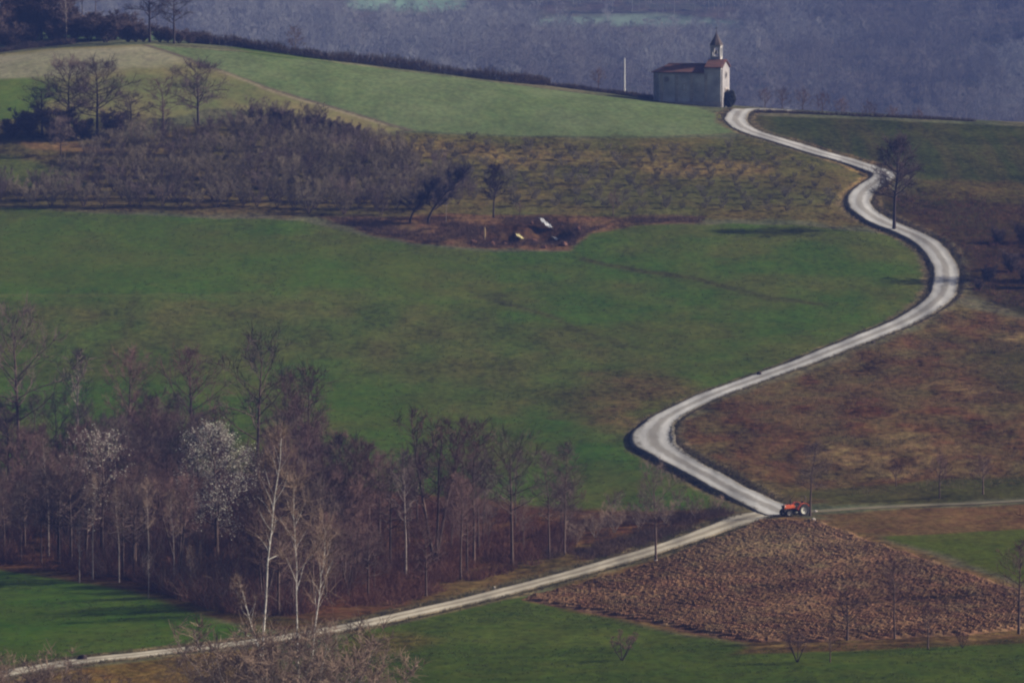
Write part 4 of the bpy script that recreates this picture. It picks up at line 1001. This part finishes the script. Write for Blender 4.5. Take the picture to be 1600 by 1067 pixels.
BAY = 3.0                                               # raised bay behind the facade
b = MB()
b.box(((X0+X1-BAY)/2, 0, (Hw-2)/2), (Ln-BAY, Wd, Hw+2)); b.box((X1-BAY/2, 0, (Hw+.9-2)/2), (BAY, Wd+.16, Hw+2.9))
wl = b.build('wall', stucco, CH)
b = MB(); apse = [(X0+.02, Y0+.25), (X0-1.35, Y0+1.75), (X0-1.35, Y1-1.75), (X0+.02, Y1-.25)]
b.prism(apse, -2, Hw-.02, 'Z'); b.build('apse', pale_st, CH)
b = MB()                                               # plinth, pilasters, cornice: proud of the wall
b.box(((X0+X1)/2, Y0-.06, -.2), (Ln+.1, .12, 1.5))
for x in (X0+.5, X0+3.2, X0+5.9, X1-BAY+.3): b.box((x, Y0-.05, Hw/2+.25), (.55, .10, Hw-.55))
b.build('buttress', quoin, CH)
b = MB(); b.box(((X0+X1-BAY)/2, Y0-.10, Hw-.14), (Ln-BAY, .2, .24)); b.box((X1-BAY/2, Y0-.2, Hw+.76), (BAY+.1, .22, .24)); b.build('cornice', pale_st, CH)
# roof: two slopes over the nave, hipped over the apse; a raised pair over the bay
ov = .38; rz_ = Hw+1.35
def slab(pts_, t=.14):
    top = [Vector(p) for p in pts_]; nrm_ = (top[1]-top[0]).cross(top[2]-top[0]).normalized()
    if nrm_.z < 0: nrm_ = -nrm_
    bot = [p-nrm_*t for p in top]; n = len(top)
    return top+bot, [tuple(range(n)), tuple(range(2*n-1, n-1, -1))]+[(i, i+n, (i+1) % n+n, (i+1) % n) for i in range(n)]
xe = X1-BAY-.01; rh = X0+.9; ez = Hw-.02+.14
b = MB()
b.add(*slab([(X0-.1, Y0-ov, ez), (xe, Y0-ov, ez), (xe, 0, rz_+.12), (rh, 0, rz_+.12)])); b.add(*slab([(X0-.1, Y1+ov, ez), (xe, Y1+ov, ez), (xe, 0, rz_+.12), (rh, 0, rz_+.12)]))
b.add(*slab([(X0-.1, Y0-ov, ez), (X0-1.75, Y0+1.6, ez), (rh, 0, rz_+.12)])); b.add(*slab([(X0-1.75, Y0+1.6, ez), (X0-1.75, Y1-1.6, ez), (rh, 0, rz_+.12)])); b.add(*slab([(X0-.1, Y1+ov, ez), (X0-1.75, Y1-1.6, ez), (rh, 0, rz_+.12)]))
roof = b.build('roof', tilem, CH)
b = MB()                                               # rows of curved tiles over both slopes
for x in np.arange(X0+.2, xe-.1, .28):
    yy = 0 if x > rh else -abs(x-rh)/(rh-X0+.1)*(Wd/2+ov)
    zt = rz_+.12-(-yy)/(Wd/2+ov)*(rz_+.12-ez)
    b.tube([(x, Y0-ov-.03, ez+.02), (x, yy-.02, zt+.02)], .07, 6); b.tube([(x, Y1+ov+.03, ez+.02), (x, -yy+.02, zt+.02)], .07, 6)
b.tube([(rh, 0, rz_+.16), (xe, 0, rz_+.16)], .12, 8)
b.build('tile_row', tilem, roof)
b = MB(); e2 = Hw+1.02; r2 = Hw+2.35
b.add(*slab([(xe+.02, Y0-.45, e2), (X1+.3, Y0-.45, e2), (X1+.3, 0, r2), (xe+.02, 0, r2)])); b.add(*slab([(xe+.02, Y1+.45, e2), (X1+.3, Y1+.45, e2), (X1+.3, 0, r2), (xe+.02, 0, r2)]))
for x in np.arange(xe+.2, X1+.25, .28):
    b.tube([(x, Y0-.48, e2+.02), (x, 0, r2+.02)], .07, 6); b.tube([(x, Y1+.48, e2+.02), (x, 0, r2+.02)], .07, 6)
b.build('raised_roof', tilem, CH)
b = MB(); b.prism([(Y0+.02, Hw+.88), (Y1-.02, Hw+.88), (0, Hw+2.2)], xe+.1, X1-.01, 'X'); b.build('gable', quoin, CH)
b = MB(); b.box((X1+.10, 0, (Hw+.7-2)/2), (.2, Wd-.5, Hw+2.6)); b.prism([(Y0+.3, Hw+.66), (Y1-.3, Hw+.66), (0, Hw+1.9)], X1+.03, X1+.19, 'X')
fac = b.build('facade', pale_st, CH)
b = MB(); b.box((X1+.22, 0, 1.25), (.10, 1.5, 2.6)); b.build('door', woodd, CH)
b = MB()
for s in (-1, 1): b.box((X1+.25, s*.9, 1.3), (.14, .22, 2.8))
b.box((X1+.25, 0, 2.82), (.14, 2.1, .24)); b.build('door_frame', quoin, CH)
def round_window(x, y, z, r, axis):
    b = MB(); pr = [(r+.14, -.04), (r+.14, .06), (r, .06), (r, -.04)]
    b.lathe(pr, (x, y, z), axis, 24); f = b.build('window', quoin, CH)
    g = MB().lathe([(r-.01, -.03), (r-.01, .02)], (x, y, z), axis, 20).build('pane', darkh, f)
round_window(X0+1.45, Y0-.045, Hw-1.15, .42, 'Y'); round_window(X1+.235, 0, Hw-.4, .5, 'X')
for xx in (X0+4.6, X0+7.2):
    f = MB().box((xx, Y0-.03, 3.1), (.75, .10, 1.3)).build('blind_window', quoin, CH)
    MB().box((xx, Y0-.085, 3.1), (.5, .02, 1.05)).build('infill', stucco, f)
# bell tower
tx, ty = X1-BAY-.05+1.3, .9; tw_ = 1.8
tz0 = Hw+.2; tz1 = Hw+4.6
b = MB(); b.box((tx, ty, (tz0+tz1-1.75)/2), (tw_, tw_, tz1-1.75-tz0))
for sx in (-1, 1):
    for sy in (-1, 1): b.box((tx+sx*(tw_/2-.22), ty+sy*(tw_/2-.22), tz1-.95), (.44, .44, 1.6))
b.box((tx, ty, tz1-.05), (tw_, tw_, .30))
TWR = b.build('bell_tower', stucco, CH)
b = MB()
for z, d_ in ((tz1-1.85, .14), (tz1+.14, .26), (tz0+1.35, .10)): b.box((tx, ty, z), (tw_+d_, tw_+d_, .16))
b.build('tower_cornice', quoin, TWR)
MB().lathe([(.06, .62), (.20, .58), (.26, .34), (.36, .06), (.42, 0), (.36, .02)], (tx, ty, tz1-1.35), 'Z', 16).build('bell', iron, TWR)
b = MB(); b.box((tx, ty, tz1-.66), (.1, tw_-.3, .1)); b.build('bell_beam', woodd, TWR)
b = MB()
b.lathe([(1.22, 0), (1.10, .30), (.82, .80), (.42, 1.45), (.10, 2.1), (.06, 2.45)], (tx, ty, tz1+.22), 'Z', 8); b.build('spire', slate, TWR)
b = MB(); b.tube([(tx, ty, tz1+2.6), (tx, ty, tz1+3.45)], .04, 6); b.lathe([(.02, -.1), (.1, 0), (.02, .1)], (tx, ty, tz1+2.75)); b.box((tx, ty, tz1+3.2), (.42, .05, .05)); b.build('cross', iron, TWR)
# evergreen shrub at the corner
rng = np.random.default_rng(3)
def leafy(n, rx, rz__, seed, size=.13):
    rng = np.random.default_rng(seed); d_ = unit(rng.normal(0, 1, (n, 3))); r_ = (.55+.5*rng.random(n)**.5)[:, None]*(1+.25*(vn(d_[:, 0]*3+7, d_[:, 1]*3+d_[:, 2]*2+5, seed)[:, None]-.5)*2)
    c = d_*r_*np.array((rx, rx, rz__))+np.array((0, 0, rz__)); c[:, 2] = np.maximum(c[:, 2], .03)
    a = unit(rng.normal(0, 1, (n, 3))); b_ = unit(np.cross(a, rng.normal(0, 1, (n, 3)))); s_ = size*rng.uniform(.6, 1.3, n)[:, None]
    vv = np.stack([c-a*s_, c+b_*s_*.45, c+a*s_, c-b_*s_*.45], 1).reshape(-1, 3); ff = np.arange(n*4).reshape(-1, 4)
    return vv, ff
bx_, by_, bz_ = hit(1140, 168); by_ -= .2
EB = thing('evergreen_bush', 'dark rounded evergreen bush beside the chapel facade', 'bush', (bx_, by_, gz(bx_, by_)))
link('foliage', new_mesh('foliage', *leafy(5200, .95, 1.45, 5), ever), EB)
MB().tube([(0, 0, -.2), (.04, 0, .6), (0, .05, 1.6)], [.1, .08, .04]).build('stem', bark_d, EB)
# white pole, yellow marker
polem = mat("white_paint", (.80,.79,.78), (.70,.69,.68), 4)
u_, v_ = 976, 142; x, y, z = hit(u_, v_-1)
PO = thing('white_pole', 'tall thin white pole on the brow left of the chapel', 'pole', (x, y, gz(x, y)))
MB().tube([(0, 0, -.3), (0, 0, 6.6)], [.13, .10], 10).build('pole', polem, PO)
MB().box((0, 0, 6.63), (.26, .26, .06)).build('cap', polem, PO)
MB().box((0, 0, .1), (.4, .4, .3)).build('footing', quoin, PO)
yel = mat("yellow_paint", (.70,.62,.14), (.62,.52,.10), 3)
x, y, z = hit(1124, 190)
YM = thing('road_marker', 'short pale yellow marker beside the road below the chapel', 'marker', (x, y, gz(x, y)))
MB().box((0, 0, .35), (.14, .12, .9)).build('post', quoin, YM)
MB().box((0, -.02, .85), (.42, .10, .6), taper=.8).build('panel', yel, YM)

# ------------------------------------------------------------------ tractor
red = mat("red_paint", (.66,.115,.030), (.48,.085,.03), 3, rough=.35, spec=.5)
rub = mat("tyre_rubber", (.018,.017,.017), (.035,.032,.03), 5)
rimm = mat("pale_rim", (.75,.74,.68), (.62,.60,.52), 4, rough=.45)
engm = mat("engine_iron", (.035,.032,.032), (.06,.05,.045), 5, rough=.6, metal=.4)
glassm = mat("lamp_glass", (.7,.7,.65), (.6,.6,.55), 4, rough=.2, spec=.6)
x, y, z = hit(1243, 806)
TR = thing('tractor', 'small red tractor with pale wheel rims parked at the road junction', 'tractor', (x, y, gz(x, y)+.05), math.radians(180+27)); TR.scale = (1.02,)*3
# local: +X forward
b = MB(); b.box((.85, 0, 1.02), (1.35, .56, .42), taper=.9); b.box((1.40, 0, .98), (.26, .52, .40)); b.build('hood', red, TR, bevel=.05)
MB().box((1.56, 0, .92), (.06, .44, .44)).build('grille', engm, TR)
b = MB(); b.box((.75, 0, .66), (1.5, .42, .40)); b.box((-.35, 0, .66), (1.0, .5, .46)); b.tube([(-.55, -.72, .66), (-.55, .72, .66)], .13, 10); b.tube([(1.2, -.62, .40), (1.2, .62, .40)], .07, 8); b.box((1.2, 0, .5), (.2, .2, .3)); b.build('chassis', engm, TR, bevel=.03)
def wheel(px, py, R, wd):
    sg = 1 if py > 0 else -1
    t = MB().lathe([(R*.60, -wd/2), (R*.86, -wd/2), (R, -wd*.34), (R, wd*.34), (R*.86, wd/2), (R*.60, wd/2), (R*.60, -wd/2)], (px, py, R), 'Y', 32)
    for k in range(22):                                # lugs
        a = 2*math.pi*k/22; t.box((px+math.cos(a)*R*.995, py+(wd*.22 if k % 2 else -wd*.22), R+math.sin(a)*R*.995), (.07, wd*.46, R*.09), ry=-a+math.pi/2)
    root = MB().lathe([(.001, -.09), (R*.16, -.09), (R*.16, .09), (.001, .09)], (px, py, R), 'Y', 16).build('wheel', engm, TR)
    t.build('tyre', rub, root)
    MB().lathe([(R*.62, -wd*.36), (R*.62, wd*.36), (R*.54, wd*.40*1), (R*.46, sg*wd*.18), (R*.17, sg*wd*.24), (R*.17, -wd*.2), (R*.5, -wd*.36), (R*.62, -wd*.36)], (px, py, R), 'Y', 28).build('rim', rimm, root)
for s in (-1, 1): wheel(-.55, s*.78, .66, .38); wheel(1.2, s*.66, .38, .22)
for s in (-1, 1):
    b = MB(); n = 9; R = .78
    pl = [(-.55+math.cos(a)*R, .66+math.sin(a)*R) for a in np.linspace(math.radians(5), math.radians(150), n)]
    pl += [(-.55+math.cos(a)*(R-.05), .66+math.sin(a)*(R-.05)) for a in np.linspace(math.radians(150), math.radians(5), n)]
    V_ = []; 
    b.prism(pl, s*.62, s*.98, 'Y'); b.build('fender', red, TR)
    MB().lathe([(.02, -.05), (.10, -.02), (.11, .04), (.02, .05)], (1.50, s*.30, 1.08), 'X', 14).build('headlight', glassm, TR)
b = MB(); b.box((-.62, 0, 1.10), (.44, .48, .12)); b.box((-.84, 0, 1.34), (.10, .46, .42), ry=-.15); b.build('seat', engm, TR, bevel=.03)
b = MB(); b.tube([(.15, 0, 1.15), (-.12, 0, 1.42)], .025, 6)
ring = [(-.12+math.sin(a)*.12, math.cos(a)*.19, 1.42+math.sin(a)*.14) for a in np.linspace(0, 2*math.pi, 17)]; b.tube(ring, .018, 6); b.build('steering_wheel', engm, TR)
b = MB()
for s in (-1, 1): b.tube([(-.98, s*.46, .80), (-1.0, s*.46, 1.95), (-1.0, s*.38, 2.08)], .035, 8)
b.tube([(-1.0, -.38, 2.08), (-1.0, .38, 2.08)], .035, 8); b.build('roll_bar', pale_b, TR)
b = MB(); b.tube([(.75, .18, 1.2), (.75, .18, 1.95)], [.04, .035], 8); b.lathe([(.055, 0), (.075, .1), (.075, .4), (.05, .5)], (.75, .18, 1.3)); b.build('exhaust', engm, TR)
# pale stones by the tractor and the verge
stone_m = mat("pale_stone", (.50,.46,.42), (.36,.32,.29), 3, bump=.3)
def stone(u, v, r, lb, m=stone_m, name='stone', cat='stone', sq=(1, 1, .8)):
    x, y, z = hit(u, v); bm = bmesh.new(); bmesh.ops.create_icosphere(bm, subdivisions=3, radius=r)
    rr = random.Random(u); ph = [rr.uniform(0, 6) for _ in range(6)]
    for q in bm.verts:
        d_ = q.co.normalized(); k = 1+.16*math.sin(3*d_.x+ph[0])+.14*math.sin(4*d_.y+ph[1])+.12*math.sin(5*d_.z+ph[2])+.05*math.sin(11*d_.x+9*d_.y+ph[3])
        q.co = Vector((q.co.x*k*sq[0], q.co.y*k*sq[1], q.co.z*k*sq[2]))
    me = bpy.data.meshes.new(name); bm.to_mesh(me); bm.free(); me.materials.append(m)
    o = link(name, me); o.location = (x, y, gz(x, y)+r*.35*sq[2]); return tag(o, lb, cat)
stone(1271, 813, .26, 'pale stone on the verge just right of the tractor')
stone(1275, 800, .20, 'small pale stone at the start of the track behind the tractor')
stone(772, 919, .16, 'small white stone on the verge of the lower road')
stone(128, 1031, .40, 'dark lump lying on the lane at the lower left', m=bark_d)
stone(1186, 586, .42, 'dark stone on the road edge between the two bends', m=bark_d)
stone(1364, 536, .25, 'small dark stone on the right edge of the road', m=bark_d)
# whitewashed foot of the roadside tree
x, y, z = hit(1025, 878); WT = [o for o in C.objects if o.get('label', '').startswith('slim bare tree with whitewashed')][0]
b = MB().tube([(0, 0, -.1), (0, 0, .35)], [.36, .27], 12); b.build('whitewash', whitew, WT)
# ------------------------------------------------------------------ rubbish in the pit
plast = mat("white_plastic", (.40,.41,.44), (.25,.26,.29), 2, rough=.4)
def crumpled(u, v, w_, h_, m, lb, seed, name='plastic_sheet', cat='plastic sheet', lift=.15, tilt=.5):
    x, y, z = hit(u, v); n = 26; g = np.linspace(-1, 1, n); A, B = np.meshgrid(g, g)
    ed = 1+.35*(fbm(A*2+seed, B*2, seed, 3)-.5)*2
    X = A*w_/2*ed; Y = B*h_/2*ed; Z = (fbm(A*2.3+5, B*2.3+seed, seed, 4)-.35)*.7+B*tilt*h_/2
    i0 = (np.arange(n-1)[:, None]*n+np.arange(n-1)[None]).ravel()
    me = new_mesh(name, np.stack([X, Y, Z], -1).reshape(-1, 3), np.stack([i0, i0+1, i0+n+1, i0+n], 1), m)
    o = link(name, me); o.location = (x, y, gz(x, y)+lift+abs(tilt)*h_/2); md = o.modifiers.new("thick", 'SOLIDIFY'); md.thickness = .02
    o.rotation_euler = (0, 0, 1.0+seed*.05); return tag(o, lb, cat)
crumpled(853, 360, 1.5, 1.9, plast, 'white crumpled plastic sheet dumped in the dark pit', 3, tilt=.75)
crumpled(868, 374, 1.4, .9, plast, 'small strip of white plastic on the lower edge of the pit', 5, lift=.05, tilt=.3)
yelp = mat("yellowed_sacking", (.62,.58,.34), (.40,.34,.16), 2)
crumpled(812, 373, 1.1, 1.0, yelp, 'yellowish heap of sacking left of the white plastic sheet', 7, name='sacking', cat='sacking', tilt=.6)
x, y, z = hit(757, 372)
PS = thing('wooden_post', 'pale tan post standing at the left end of the pit', 'post', (x, y, gz(x, y)), .4)
MB().tube([(0, 0, -.4), (.05, 0, 1.0), (.02, .03, 1.75)], [.17, .15, .12], 9).build('shaft', mat("tan_wood", (.36,.27,.15), (.24,.17,.09), 3), PS)
MB().tube([(0, 0, 1.74), (.02, 0, 1.86)], [.15, .10], 9).build('cap', straw, PS)
for k, (u, v) in enumerate([(790,380),(835,378),(880,384),(830,350),(902,360),(770,384),(850,388),(740,380)]):
    stone(u, v, .35+.1*(k % 3), 'clod of brown earth on the rim of the pit', m=bramble, name='earth_clod', cat='earth clod')['group'] = 'clods around the pit'

# ------------------------------------------------------------------ haze filling the valley
hb = MB().box((0, 2150, 55), (6900, 4900, 200))
hz = hb.build('haze', bpy.data.materials.new("haze"))
hm = hz.data.materials[0]; hm.use_nodes = True; n = hm.node_tree.nodes; n.remove(n["Principled BSDF"])
pv = n.new("ShaderNodeVolumePrincipled"); pv.inputs['Color'].default_value = (*HAZE_COLOR, 1); pv.inputs['Density'].default_value = HAZE_DENSITY; pv.inputs['Anisotropy'].default_value = 0.0
hm.node_tree.links.new(pv.outputs[0], n["Material Output"].inputs['Volume'])
tag(hz, 'blue spring haze filling the valley', kind='stuff')
bpy.context.view_layer.update()
